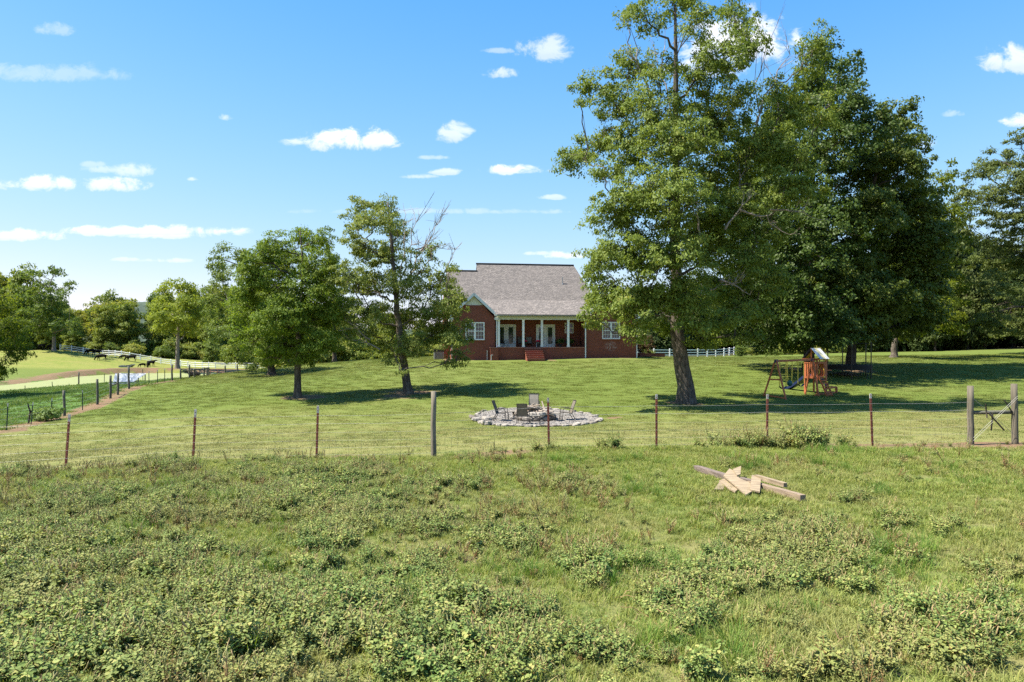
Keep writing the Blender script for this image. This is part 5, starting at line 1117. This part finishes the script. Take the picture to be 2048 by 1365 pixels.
# climbing ladder with holds
run = .66
for x in (-.42, .14): part('ladder_rail', M['cedar'], lambda w: w.bar((x, -A-.08, DK+.02), (x, -A-.08-run, pg(x, -1.4)-.02), .035, .12, up=(0, -.8, .6)))
for i in range(7):
    t_ = (i+.35)/7; c = (-.14, -A-.1-run*t_, DK*(1-t_)+pg(0, -1.4)*t_)
    part('ladder_board', M['cedar'], lambda w: w.box(c, (.54, .1, .085)))
for i, (t_, x, mm) in enumerate([(.06,.1,'yellow'),(.2,-.17,'bluepl'),(.34,.16,'yellow'),(.5,-.14,'bluepl'),(.64,.16,'yellow')]):
    part('climbing_hold', M[mm], lambda w: w.ell((x-.14, -A-.17-run*t_, DK*(1-t_)+.06), (.09, .05, .06), 7, 5))
for x in (-.4, .12): part('hand_grip', M['yellow'], lambda w: w.tube([(x, -A-.05, 1.35), (x-.05, -A-.14, 1.45), (x-.05, -A-.14, 1.6), (x, -A-.05, 1.72)], .022, 6))
# slide behind
def slide(w):
    pts = [(DK, .0), (1.12, .25), (.75, .75), (.38, 1.3), (.2, 1.75), (.2, 2.05)]
    for (z0, y0), (z1, y1) in zip(pts[:-1], pts[1:]):
        w.bar((0, A+y0, z0), (0, A+y1, z1), .46, .03)
        for x in (-.24, .24): w.bar((x, A+y0, z0+.07), (x, A+y1, z1+.07), .03, .16)
part('slide', M['bluepl'], slide)
# right side: table, bracket and sand frame
part('side_table', M['cedar'], lambda w: (w.box((A+.4, -.1, 1.62), (.72, .55, .05)), w.bar((A+.02, -.1, 1.2), (A+.6, -.1, 1.58), .05)))
part('side_awning', M['canvas_gold'], lambda w: w.bar((A+.05, 0, 2.05), (A+.5, 0, 1.75), .5, .02)); part('sand_frame', M['cedar'], lambda w: (w.bar((A, -.55, pg(.6, -.6)+.42), (A+1.1, -.5, pg(1.6, -.5)+.4), .05, .14), w.box((A+1.1, -.5, pg(1.7, -.5)+.2), (.12, .12, .42)), w.box((A+.1, -.75, pg(.6, -.75)+.55), (.35, .1, .1)), w.bar((-A-.3, -A-.05, pg(-.6, -.6)+.05), (A+.9, -A-.05, pg(1.5, -.6)+.05), .05, .1)))
# swing beam and A frame
BL = 3.6; zb = 2.33; bx0, bx1 = -.92-BL, -.92; by = -.36
part('swing_beam', M['cedar'], lambda w: w.bar((bx0, by, zb-.03), (-A+.02, by, zb+.04), .07, .13))
for xx, s in ((bx0, 1), (bx1+.05, .55)):
    fx = xx-.12 if s == 1 else xx
    for sy in (-1, 1):
        yy = by+sy*.88*(1 if s == 1 else .6)
        part('swing_leg', M['cedar'], lambda w: w.bar((xx, by+sy*.05, zb), (fx, yy, pg(fx, yy)-.02), .085))
part('cross_brace', M['cedar'], lambda w: (w.bar((bx0-.05, by-.42, 1.15+pg(bx0, by)*.5), (bx0-.05, by+.42, 1.15+pg(bx0, by)*.5), .05, .1), w.bar((bx0-.13, by-.9, pg(bx0, by-.9)+.1), (bx0-.13, by+.9, pg(bx0, by+.9)+.1), .04, .08)))
part('corner_bracket', M['bluepl'], lambda w: (w.box((bx0+.04, by, zb-.04), (.26, .12, .22)), w.box((bx1, by, zb+.02), (.16, .13, .16))))
# swings hang from the beam
def hung(name, label, cat, x0, x1, zs, drop, chain_m, seat_fn, seat_m):
    c = Vector((*pw((x0+x1)/2, by), ZG)); t = thing(name, label, cat, c, th, 'swings on the playset beam'); h = (x1-x0)/2
    for x, k in ((-h, 1), (h, 1)):
        w = MB(); w.tube([(x, 0, zb-.07), (x*.98, 0, (zb+zs)/2), (x*drop, 0, zs)], .03, 5); w.build('chain', chain_m, t)
        w = MB(); w.tube([(x, 0, zb-.02), (x, 0, zb-.3)], .012, 4); w.build('hanger', M['wire'], t)
    w = MB(); seat_fn(w, h*drop, zs); w.build('seat', seat_m, t)
def belt(w, h, z):
    pts = [(-h+2*h*i/8, 0, z-.16*math.sin(math.pi*i/8)) for i in range(9)]
    for a, b_ in zip(pts[:-1], pts[1:]): w.bar(a, b_, .16, .015)
def bucket(w, h, z): w.ell((0, 0, z-.14), (h+.02, .16, .2), 10, 6)
hung('belt_swing', 'belt swing with yellow chains hanging nearest the left end of the beam', 'swing', bx0+.38, bx0+1.0, .62, 1.02, M['rope'], belt, M['bluepl'])
hung('toddler_swing', 'green bucket swing hanging in the middle of the beam', 'swing', bx0+1.12, bx0+1.62, .95, .82, M['rope'], bucket, M['greenpl'])
hung('belt_swing', 'belt swing with yellow chains hanging next to the cedar tower', 'swing', bx0+2.2, bx0+2.8, .74, 1.0, M['rope'], belt, M['bluepl'])

# ------------------------------------------------------------------ trampoline under the maples
tc_ = gp(1694, 55); t = thing('trampoline', 'round black trampoline with tall net poles in the shade of the maples', 'trampoline', tc_); R_ = 1.75; ZT = .85
a = np.linspace(0, 2*np.pi, 41)
w = MB(); w.tube(np.stack([R_*np.cos(a), R_*np.sin(a), np.full(41, ZT)], 1), .05, 6, cap=False); w.build('frame_ring', M['black'], t)
w = MB(); w.add([(0, 0, ZT)]+[((R_-.25)*math.cos(q), (R_-.25)*math.sin(q), ZT) for q in a[:-1]], (), [[0, 1+i, 1+(i+1) % 40] for i in range(40)]); w.build('jumping_mat', M['mat'], t)
w = MB(); ri, ro = R_-.25, R_+.06
V = [(r*math.cos(q), r*math.sin(q), ZT+.03 if k < 2 else ZT-.32) for k, r in ((0, ri), (1, ro), (2, ro)) for q in a[:-1]]
w.add(V, [[k*40+i, k*40+(i+1) % 40, (k+1)*40+(i+1) % 40, (k+1)*40+i] for k in range(2) for i in range(40)]); w.build('safety_pad', M['mat'], t)
for k in range(6):
    q = k*math.pi/3+.25; x, y = math.cos(q), math.sin(q); zg = float(H(tc_.x+R_*x, tc_.y+R_*y))-tc_.z
    w = MB(); w.tube([((R_+.06)*x, (R_+.06)*y, zg-.05), ((R_+.06)*x, (R_+.06)*y, 2.75)], .042, 7); w.build('net_pole', M['black'], t)
    w = MB(); w.tube([(R_*x, R_*y, ZT), (R_*.98*math.cos(q+.3), R_*.98*math.sin(q+.3), zg+.02), (R_*.98*math.cos(q-.3), R_*.98*math.sin(q-.3), zg+.02), (R_*x, R_*y, ZT)], .025, 5); w.build('leg', M['black'], t)
w = MB(); w.tube(np.stack([R_*np.cos(a), R_*np.sin(a), np.full(41, 2.6)], 1), .02, 4, cap=False); w.build('net_hoop', M['black'], t)

# ------------------------------------------------------------------ timber lying in the pasture
def timber(name, label, a, b, wd, ht, m, za=0, zb_=0, jag=0, cat='timber', roll=0):
    a, b = Vector(a), Vector(b); c = (a+b)/2; d = b-a; o_w = MB(); L_ = d.length; n = 8; rs = np.random.RandomState(int(abs(a.x*1000)) % 9999)
    V = []
    for i in range(n+1):
        x = -L_/2+L_*i/n; k = 1-(.35*(i in (0, n))*jag)
        for (y, z) in ((-1, -1), (1, -1), (1, 1), (-1, 1)): V.append((x+(rs.randn()*.5*jag*wd if i in (0, n) else 0), y*wd/2*k+rs.randn()*.003, z*ht/2*(k if jag else 1)+rs.randn()*.002))
    q = [[i*4+j, i*4+(j+1) % 4, (i+1)*4+(j+1) % 4, (i+1)*4+j] for i in range(n) for j in range(4)]+[[3, 2, 1, 0], [n*4, n*4+1, n*4+2, n*4+3]]
    o_w.add(V, q); o = o_w.build(name, m); o.location = c; yaw = math.atan2(d.y, d.x); pit = -math.atan2(d.z, math.hypot(d.x, d.y)); o.rotation_euler = (roll, pit, yaw)
    tag(o, label, cat, 'timbers lying in the pasture'); return o
def gh(px, py, up): p = ghit(px, py); p.z += up; return p
timber('timber_beam', 'long square sawn beam with dark end lying lowest in the heap of timber', gh(1500, 975, .07), gh(1606, 1004, .07), .13, .11, M['lumber_old'])
timber('timber_beam', 'shorter pale square beam lying on top of the long beam at its right', gh(1512, 973, .19), gh(1571, 989, .17), .09, .08, M['lumber'])
timber('rotten_timber', 'grey rotten timber reaching from the plank heap towards the fence', gh(1391, 941, .06), gh(1465, 966, .07), .14, .11, M['lumber_grey'], jag=.5)
timber('rotten_timber', 'grey worn timber between the split planks and the upright board', gh(1470, 966, .08), gh(1512, 976, .09), .12, .1, M['lumber_grey'])
def plank(label, poly, z, tilt, th_=.028):
    """broken board: outline given as bearings on the ground, lifted and tilted"""
    pts = [ghit(*p) for p in poly]; c = sum(pts, Vector())/len(pts); w = MB(); k = len(pts)
    top = [(p.x-c.x, p.y-c.y, th_/2) for p in pts]; bot = [(x, y, -th_/2) for x, y, _ in top]
    w.add(top+bot, [[i, k+i, k+(i+1) % k, (i+1) % k] for i in range(k)], [[0, i, i+1] for i in range(1, k-1)]+[[k, k+i+1, k+i] for i in range(1, k-1)])
    o = w.build('plank', M['lumber']); o.location = c+Vector((0, 0, z)); o.rotation_euler = tilt
    tag(o, label, 'plank', 'split planks on the timber heap'); return o
plank('large split plank lying tilted across the middle of the heap', [(1447,968),(1459,955),(1473,962),(1478,972),(1497,978),(1512,990),(1492,1000)], .13, (math.radians(4), 0, 0))
plank('pointed short plank sticking up behind the large split plank', [(1466,959),(1482,954),(1481,968),(1474,970)], .19, (math.radians(5), 0, 0))
plank('short square board leaning upright against the beams', [(1503,972),(1522,972),(1520,996),(1500,994)], .15, (math.radians(7), math.radians(3), 0))
plank('narrow plank under the large split plank at the front', [(1438,970),(1449,966),(1478,985),(1470,992),(1458,986)], .06, (math.radians(2), 0, 0))
plank('small triangular broken plank end at the left front of the heap', [(1428,985),(1440,972),(1449,980),(1446,985)], .05, (math.radians(4), 0, 0))
plank('small board end poking out at the right front of the heap', [(1496,983),(1510,978),(1523,984),(1514,992)], .07, (math.radians(2), math.radians(-3), 0))
# ------------------------------------------------------------------ ground cover
def loose(name, me): return bpy.data.objects.new(name, me)          # shape for the scatter below
def scatter(name, label, pts, rot, scl, vi, shapes):
    """one object of ground cover: shapes copied onto points by geometry nodes"""
    me = bpy.data.meshes.new(name); N = len(pts); me.vertices.add(N); me.vertices.foreach_set('co', np.asarray(pts, np.float32).ravel())
    a = me.attributes.new('turn', 'FLOAT_VECTOR', 'POINT'); a.data.foreach_set('vector', np.asarray(rot, np.float32).ravel())
    a = me.attributes.new('size', 'FLOAT_VECTOR', 'POINT'); a.data.foreach_set('vector', np.asarray(scl, np.float32).ravel())
    a = me.attributes.new('pick', 'INT', 'POINT'); a.data.foreach_set('value', np.asarray(vi, np.int32))
    o = link(name, me); tag(o, label, kind='stuff')
    ng = bpy.data.node_groups.new(name, 'GeometryNodeTree')
    ng.interface.new_socket('Geometry', in_out='INPUT', socket_type='NodeSocketGeometry'); ng.interface.new_socket('Geometry', in_out='OUTPUT', socket_type='NodeSocketGeometry')
    gi = ng.nodes.new('NodeGroupInput'); go = ng.nodes.new('NodeGroupOutput'); ip = ng.nodes.new('GeometryNodeInstanceOnPoints'); jn = ng.nodes.new('GeometryNodeJoinGeometry')
    for s in reversed(shapes):
        oi = ng.nodes.new('GeometryNodeObjectInfo'); oi.inputs[0].default_value = s; g2 = ng.nodes.new('GeometryNodeGeometryToInstance')
        ng.links.new(oi.outputs['Geometry'], g2.inputs[0]); ng.links.new(g2.outputs[0], jn.inputs[0])
    def na(k, t): n = ng.nodes.new('GeometryNodeInputNamedAttribute'); n.data_type = t; n.inputs[0].default_value = k; return n.outputs[0]
    er = ng.nodes.new('FunctionNodeEulerToRotation'); ng.links.new(na('turn', 'FLOAT_VECTOR'), er.inputs[0])
    ng.links.new(gi.outputs[0], ip.inputs['Points']); ng.links.new(jn.outputs[0], ip.inputs['Instance']); ip.inputs['Pick Instance'].default_value = True
    ng.links.new(na('pick', 'INT'), ip.inputs['Instance Index']); ng.links.new(er.outputs[0], ip.inputs['Rotation']); ng.links.new(na('size', 'FLOAT_VECTOR'), ip.inputs['Scale'])
    ng.links.new(ip.outputs[0], go.inputs[0])
    md = o.modifiers.new('cover', 'NODES'); md.node_group = ng
    return o
def blades(rs, n, spread_, h0, h1, wd, lean, curl=.5):
    """n curved grass blades, two segments each"""
    a = rs.rand(n)*6.283; r = spread_*np.sqrt(rs.rand(n)); b = np.stack([r*np.cos(rs.rand(n)*6.283), r*np.sin(a), np.zeros(n)], 1)
    h = h0+(h1-h0)*rs.rand(n)**1.3; ln = lean*(.3+rs.rand(n)); dr = np.stack([np.cos(a), np.sin(a)], 1); sdv = np.stack([-dr[:, 1], dr[:, 0], np.zeros(n)], 1)*(wd*(.7+.6*rs.rand(n)))[:, None]/2
    m = b.copy(); m[:, :2] += dr*(ln*h*.45)[:, None]; m[:, 2] += h*.62
    t = b.copy(); t[:, :2] += dr*(ln*h*(1.0+curl*rs.rand(n)))[:, None]; t[:, 2] += h*(1-.35*np.clip(ln, 0, 1.2)*rs.rand(n))
    V = np.stack([b-sdv, b+sdv, m-sdv*.8, m+sdv*.8, t], 1).reshape(-1, 3); k = np.arange(n)[:, None]*5
    return V, (k+np.array([[0, 1, 3, 2]])), (k+np.array([[2, 3, 4]])), np.repeat(rs.rand(n), 5)
def grass_shape(nm, seed, m, *a, **k):
    V, q, t, r = blades(np.random.RandomState(seed), *a, **k); V[:, 2] -= .01
    return loose(nm, rawmesh(nm, V, [q, t], m, rnd=r))
def weed_shape(seed, h, nst, nlf, ll, lm, spikes, wide=.55, sm='weedstem'):
    """branching weed: reddish stems, folded oval leaves, pale seed spikes"""
    rs = np.random.RandomState(seed); w = MB(); LV, LR, SV = [], [], []
    leaf0 = np.array([[0, 0, 0], [.3, .36, .05], [.62, .3, .03], [1, 0, -.14], [.62, -.3, .03], [.3, -.36, .05], [.5, 0, -.03]])
    for s in range(nst):
        a = s*2.4+rs.rand(); ln = wide*rs.uniform(.25, 1); hh = h*rs.uniform(.65, 1.05); top = np.array([math.cos(a)*ln*hh, math.sin(a)*ln*hh, hh]); mid = top*np.array([.42, .42, .55])+rs.randn(3)*.02
        ts = np.linspace(0, 1, 6)[:, None]; pts = (1-ts)**2*0+2*ts*(1-ts)*mid+ts**2*top; w.tube(pts, np.linspace(.0065, .003, 6), 4, cap=False, mi=1, r=rs.rand())
        for k in range(nlf):
            t_ = .18+.82*(k+rs.rand())/nlf; p = (2*t_*(1-t_)*mid+t_**2*top)
            az = k*2.4+rs.rand()*1.2; L_ = ll*rs.uniform(.55, 1.2)*(1.1-.45*t_)
            # side shoot carries the leaf outwards
            off = rs.rand()*.09*h/.4*(1.2-t_); el = rs.uniform(-.15, .5); x = np.array([math.cos(az)*math.cos(el), math.sin(az)*math.cos(el), math.sin(el)]); q0 = p+x*off+np.array([0, 0, off*.35])
            dz = rs.uniform(-.5, .25); xd = np.array([math.cos(az), math.sin(az), dz]); xd /= np.linalg.norm(xd); yd = np.cross([0, 0, 1], xd); yd /= np.linalg.norm(yd); zd = np.cross(xd, yd); rl = rs.randn()*.35
            yd, zd = yd*math.cos(rl)+zd*math.sin(rl), zd*math.cos(rl)-yd*math.sin(rl)
            LV.append(q0+(leaf0[:, :1]*xd+leaf0[:, 1:2]*yd+leaf0[:, 2:]*zd)*L_); LR.append(np.full(7, rs.rand()))
            if off > .03 and rs.rand() < .35: w.tube([p, q0], [.0035, .002], 3, cap=False, mi=1, r=rs.rand())
        for k in range(spikes if rs.rand() < .8 else 0):
            o = np.array([rs.randn()*.35, rs.randn()*.35, 1]); o /= np.linalg.norm(o); p = top*(1-.12*k); L_ = rs.uniform(.05, .13)*(h/.4)
            w.tube([p, p+o*L_*.4, p+o*L_*.8+rs.randn(3)*.008, p+o*L_+rs.randn(3)*.012], [.005, .008, .006, .001], 5, cap=False, mi=2, r=rs.rand())
    n = len(LV); k = np.arange(n)[:, None]*7
    f = np.concatenate([k+[[0, 6, 2, 1]], k+[[0, 5, 4, 6]]]); f3 = np.concatenate([k+[[6, 3, 2]], k+[[6, 4, 3]]])
    w.add(np.concatenate(LV), f, f3, 0, np.concatenate(LR))
    return w.mesh('weed', [L[lm], L[sm], L['spike']])
WM = [weed_shape(101, .38, 7, 30, .062, 'weed', 1, .8), weed_shape(102, .32, 8, 28, .058, 'weed', 1, .9), weed_shape(103, .46, 7, 32, .068, 'weed', 0, .7), weed_shape(104, .26, 7, 28, .058, 'weed', 1, 1.0), weed_shape(105, .38, 9, 28, .052, 'weed', 1, .85), weed_shape(106, .3, 8, 26, .052, 'weed', 2, .8)]
DM = [weed_shape(111, .36, 6, 14, .034, 'dry', 3, .5), weed_shape(112, .3, 7, 14, .03, 'dry', 4, .6), weed_shape(113, .4, 4, 10, .03, 'dry', 3, .45)]
weeds_ = [loose('weed', m) for m in WM]; dry_ = [loose('dry_weed', m) for m in DM]
gs = [grass_shape('grass', 200+i, L['grass'], 26, .085, .03, .10, .0055, .8) for i in range(5)]
lg = [grass_shape('long_grass', 220+i, L['lush'], 46, .10, .14, .34, .006, .7) for i in range(4)]
ln_ = [grass_shape('lawn_grass', 240+i, L['lawn'], 120, .42, .018, .036, .011, .8) for i in range(4)]
ld_ = [grass_shape('lawn_grass', 250+i, L['lawndry'], 120, .42, .018, .034, .011, .8) for i in range(4)]
fl_ = [grass_shape('field_grass', 260+i, L['field'], 90, .55, .05, .16, .02, .6) for i in range(3)]
rg = np.random.RandomState(42)
def inframe(n, d0, d1, k=.88, off=3.0):
    n = int(n*1.2)
    d = np.sqrt(d0**2+(d1**2-d0**2)*rg.rand(n)); x = (rg.rand(n)*2-1)*(d*k+off); return x, d
def topx(x, y): return CX+F*x/y, Y0+F*(CAMZ-H(x, y))/y
fy = lambda x: np.interp(x, [p[0] for p in FEN2], [p[1] for p in FEN2])
# where weeds crowd the pasture: bearing blobs (px, py, rx, ry, weight)
WB = [(150,1290,420,150,1.3),(520,1270,300,120,1.25),(60,1120,240,90,1.0),(330,1130,260,60,.75),(250,1020,330,50,.85),(560,1000,300,60,.9),(640,960,250,36,.95),(350,945,70,18,.8),(80,955,110,18,.7),(760,1060,230,70,.8),(700,1160,260,80,.55),(880,970,180,26,.6),(1140,975,100,26,.85),(1000,1090,140,42,.75),
      (850,1300,260,90,1.1),(1190,1150,55,42,1.1),(1060,1330,240,60,.95),(1600,1115,180,75,1.25),(1480,1165,100,60,.9),(1380,1220,110,100,.85),(1560,1240,80,60,.8),(1900,1290,170,95,1.2),(1990,1190,120,60,.8),(1700,1350,400,34,.85),(1700,1010,60,26,.5),(1790,1050,40,22,.8),(1880,1060,40,18,.6),(1640,945,30,14,.6),(1310,955,26,14,.6),(1440,935,40,14,.6),(1470,1350,200,26,.8)]
def wdens(x, y):
    px, py = topx(x, y); s = np.zeros_like(x)
    for a, b_, rx, ry, wt in WB: s = np.maximum(s, wt*np.exp(-(((px-a)/rx)**2+((py-b_)/ry)**2)*.9))
    return s+.32*vnoise(x, y, .9, 21)+.22*vnoise(x, y, .4, 22)
def finish(x, y, sc, n, dip=0, tilt=.08, zs=None):
    N = len(x); z = H(x, y)-dip; rot = np.stack([rg.randn(N)*tilt, rg.randn(N)*tilt, rg.rand(N)*6.283], 1)
    s3 = np.stack([sc, sc, sc if zs is None else sc*zs], 1); return np.stack([x, y, z], 1), rot, s3, rg.randint(0, n, N)
x, y = inframe(16000, 3.0, 19.3); D_ = wdens(x, y)
k = (rg.rand(len(x)) < np.clip((D_-.36)*1.5, 0, 1)) & (y < fy(x)+.3)
x, y, D_ = x[k], y[k], D_[k]; rad_ = np.hypot(x-4.9, y-13.6)
k = rad_ > 1.3; x, y, D_ = x[k], y[k], D_[k]
scatter('weeds', 'mass of grey green pigweed crowding the pasture in the foreground', *finish(x, y, (.48+.34*np.clip(D_, 0, 1.1))*rg.uniform(.65, 1.2, len(x)), 6, .01, .08, .85), weeds_)
x, y = inframe(16000, 3.2, 19.2); D_ = wdens(x, y); k = (rg.rand(len(x)) < np.clip((D_-.05)*.9+.25*vnoise(x, y, .6, 33), 0, .75)) & (y < fy(x)+.1) & (np.hypot(x-4.9, y-13.6) > 1.3); x, y = x[k], y[k]
scatter('low_weeds', 'small low weeds mixed into the grass all over the pasture', *finish(x, y, rg.uniform(.28, .55, len(x)), 9, .01, .12, .8), weeds_+dry_)
x, y = inframe(7000, 3.2, 19); D_ = wdens(x, y); v = vnoise(x, y, 1.6, 31)
k = (rg.rand(len(x)) < np.clip(.03+.28*(D_-.2)*(D_ < .75)+.3*v, 0, .5)) & (y < fy(x)) & (D_ > -.05); x, y = x[k], y[k]
scatter('drying_weeds', 'reddish drying weed stems scattered through the pasture', *finish(x, y, rg.uniform(.4, .95, len(x)), 3, .01, .22), dry_)
x, y = inframe(60000, 2.6, 19.6); k = (y < fy(x)+.15) & (atg(dirt, x, y) < .45+.4*rg.rand(len(x))); x, y = x[k], y[k]
k = rg.rand(len(x)) < .55+.5*vnoise(x, y, .7, 41)+.35; x, y = x[k], y[k]
scatter('pasture_grass', 'short grazed pasture grass with straw coloured blades', *finish(x, y, rg.uniform(.7, 1.35, len(x))*(1+.35*vnoise(x, y, 1.1, 43)), 5, 0, .12), gs)
x, y = inframe(9000, 2.8, 19); g1_ = vnoise(x, y, 1.2, 51)+.5*vnoise(x, y, .5, 52)
px_, py_ = topx(x, y)
for a, b_, rx, ry in [(1790,1130,110,60),(1290,990,60,14),(1330,1140,60,30),(1000,1145,160,36),(1250,965,40,10),(560,1000,60,20),(180,1110,60,20),(1660,905,90,10),(1500,935,50,10)]: g1_ = np.maximum(g1_, 1.25*np.exp(-((px_-a)/rx)**2-((py_-b_)/ry)**2))
k = (rg.rand(len(x)) < np.clip((g1_-.45)*1.6, 0, .9)) & (y < fy(x)-.1) & (np.hypot(x-4.9, y-13.6) > 1.25); x, y = x[k], y[k]
scatter('long_grass', 'clumps of longer green grass left ungrazed between the weeds', *finish(x, y, rg.uniform(.5, 1.0, len(x)), 4, 0, .1), lg)
x, y = inframe(26000, 16.5, 82, .86, 3); k = (y > fy(x)+.1) & (atg(field, x, y) < .5) & (atg(dirt, x, y) < .4+.2*rg.rand(len(x)))
k &= np.hypot((x-PIT[0])/PITR[0], (y-PIT[1])/PITR[1]) > 1.04; a1, b1 = hl(x, y); k &= ~((a1 > -.8) & (a1 < 18.3) & (b1 > -2.1) & (b1 < 12)); x, y = x[k], y[k]
mg = list(finish(x, y, rg.uniform(.8, 1.25, len(x))*np.clip(.9+y/140, 1, 1.5), 4, 0, .03, rg.uniform(.8, 1.3, len(x))))
mg[3] = mg[3]+4*(rg.rand(len(x)) < np.clip(atg(dry, x, y)*.95, 0, .85))
scatter('mown_grass', 'mown lawn grass sloping from the fence up to the house', *mg, ln_+ld_)
x = rg.uniform(-66, -20, 9000); y = rg.uniform(32, 96, 9000); k = (atg(field, x, y) > .5) & (atg(dirt, x, y) < .5) & (np.abs(x) < y*.82+3) & (poly_sd(x, y, POND) > .6); x, y = x[k], y[k]
scatter('field_grass', 'rough green grass of the small field between pond and lawn', *finish(x, y, rg.uniform(.7, 1.5, len(x))*(1+.5*vnoise(x, y, 3, 61)), 3, 0, .05), fl_)
# dry stalks and bits of stem lying about
def stalk(seed):
    rs = np.random.RandomState(seed); w = MB(); n = 6; p = np.zeros(3); pts = [p]; a = 0
    for i in range(n): a += rs.randn()*.35; p = p+np.array([math.cos(a), math.sin(a), rs.randn()*.18])*.06; p[2] = max(p[2], .01); pts.append(p)
    w.tube(pts, np.linspace(.006, .003, n+1), 4, r=.5); w.tube([pts[2], pts[2]+np.array([.05, .08, .05]), pts[2]+np.array([.1, .1, .04])], [.005, .004, .002], 3); return w.mesh('dry_stalk', M['deadstem'])
st_ = [loose('dry_stalk', stalk(300+i)) for i in range(4)]
x, y = inframe(1200, 3.0, 12); px_, py_ = topx(x, y); k = (rg.rand(len(x)) < np.clip(.03+.15*vnoise(x, y, 1, 71)+.3*(px_ > 1250)*(py_ > 1200), 0, .8)); x, y = x[k], y[k]
scatter('dry_stalks', 'orange brown dead weed stalks lying on the grass', *finish(x, y, rg.uniform(.5, 1.2, len(x)), 4, -.015, .2), st_)
# weed clumps that stand apart along the fence: things of their own
def clump(label, pxs, d, n, sc, spread_, seed, zs=1.0):
    rs = np.random.RandomState(seed); c = gp(pxs, d); t = thing('weed_clump', label, 'weed clump', c, 0, None)
    for k in range(n):
        x, y = rs.randn()*spread_, rs.randn()*spread_*.5; o = link('weed_stem', WM[rs.randint(6)], t); s = sc*rs.uniform(.75, 1.15)
        o.location = (x, y, float(H(c.x+x, c.y+y))-c.z-.01); o.rotation_euler = (rs.randn()*.1, rs.randn()*.1, rs.rand()*6.28); o.scale = (s*.9, s*.9, s*zs)
clump('largest bank of grey green weeds round the steel post above the timber', 1535, 19.0, 26, 1.25, .62, 1)
clump('tall bushy weed clump at the right end of the weed bank', 1617, 19.0, 16, 1.6, .3, 2)
clump('low weed clump at the left end of the weed bank', 1440, 18.9, 9, .95, .3, 3); clump('medium weed clump between the low clump and the big weed bank', 1478, 18.9, 8, 1.15, .22, 4)
clump('single upright weed standing just right of the weed bank', 1685, 19.0, 5, 1.0, .16, 5)
clump('tall wispy weed beside the fence between two steel posts below the fire pit', 1214, 18.9, 7, 1.1, .2, 6); clump('dark low weed clump at the foot of the steel post below the fire pit', 1074, 18.7, 6, .75, .18, 7)
clump('rounded bright weed bush alone in the middle of the grass', 1190, 8.7, 8, .95, .17, 8, .9); clump('weed clump at the fence line near the first red post', 320, 17.9, 14, .8, .5, 9); clump('weed clump hugging the fence at the left border', 60, 16.8, 14, .75, .6, 10)
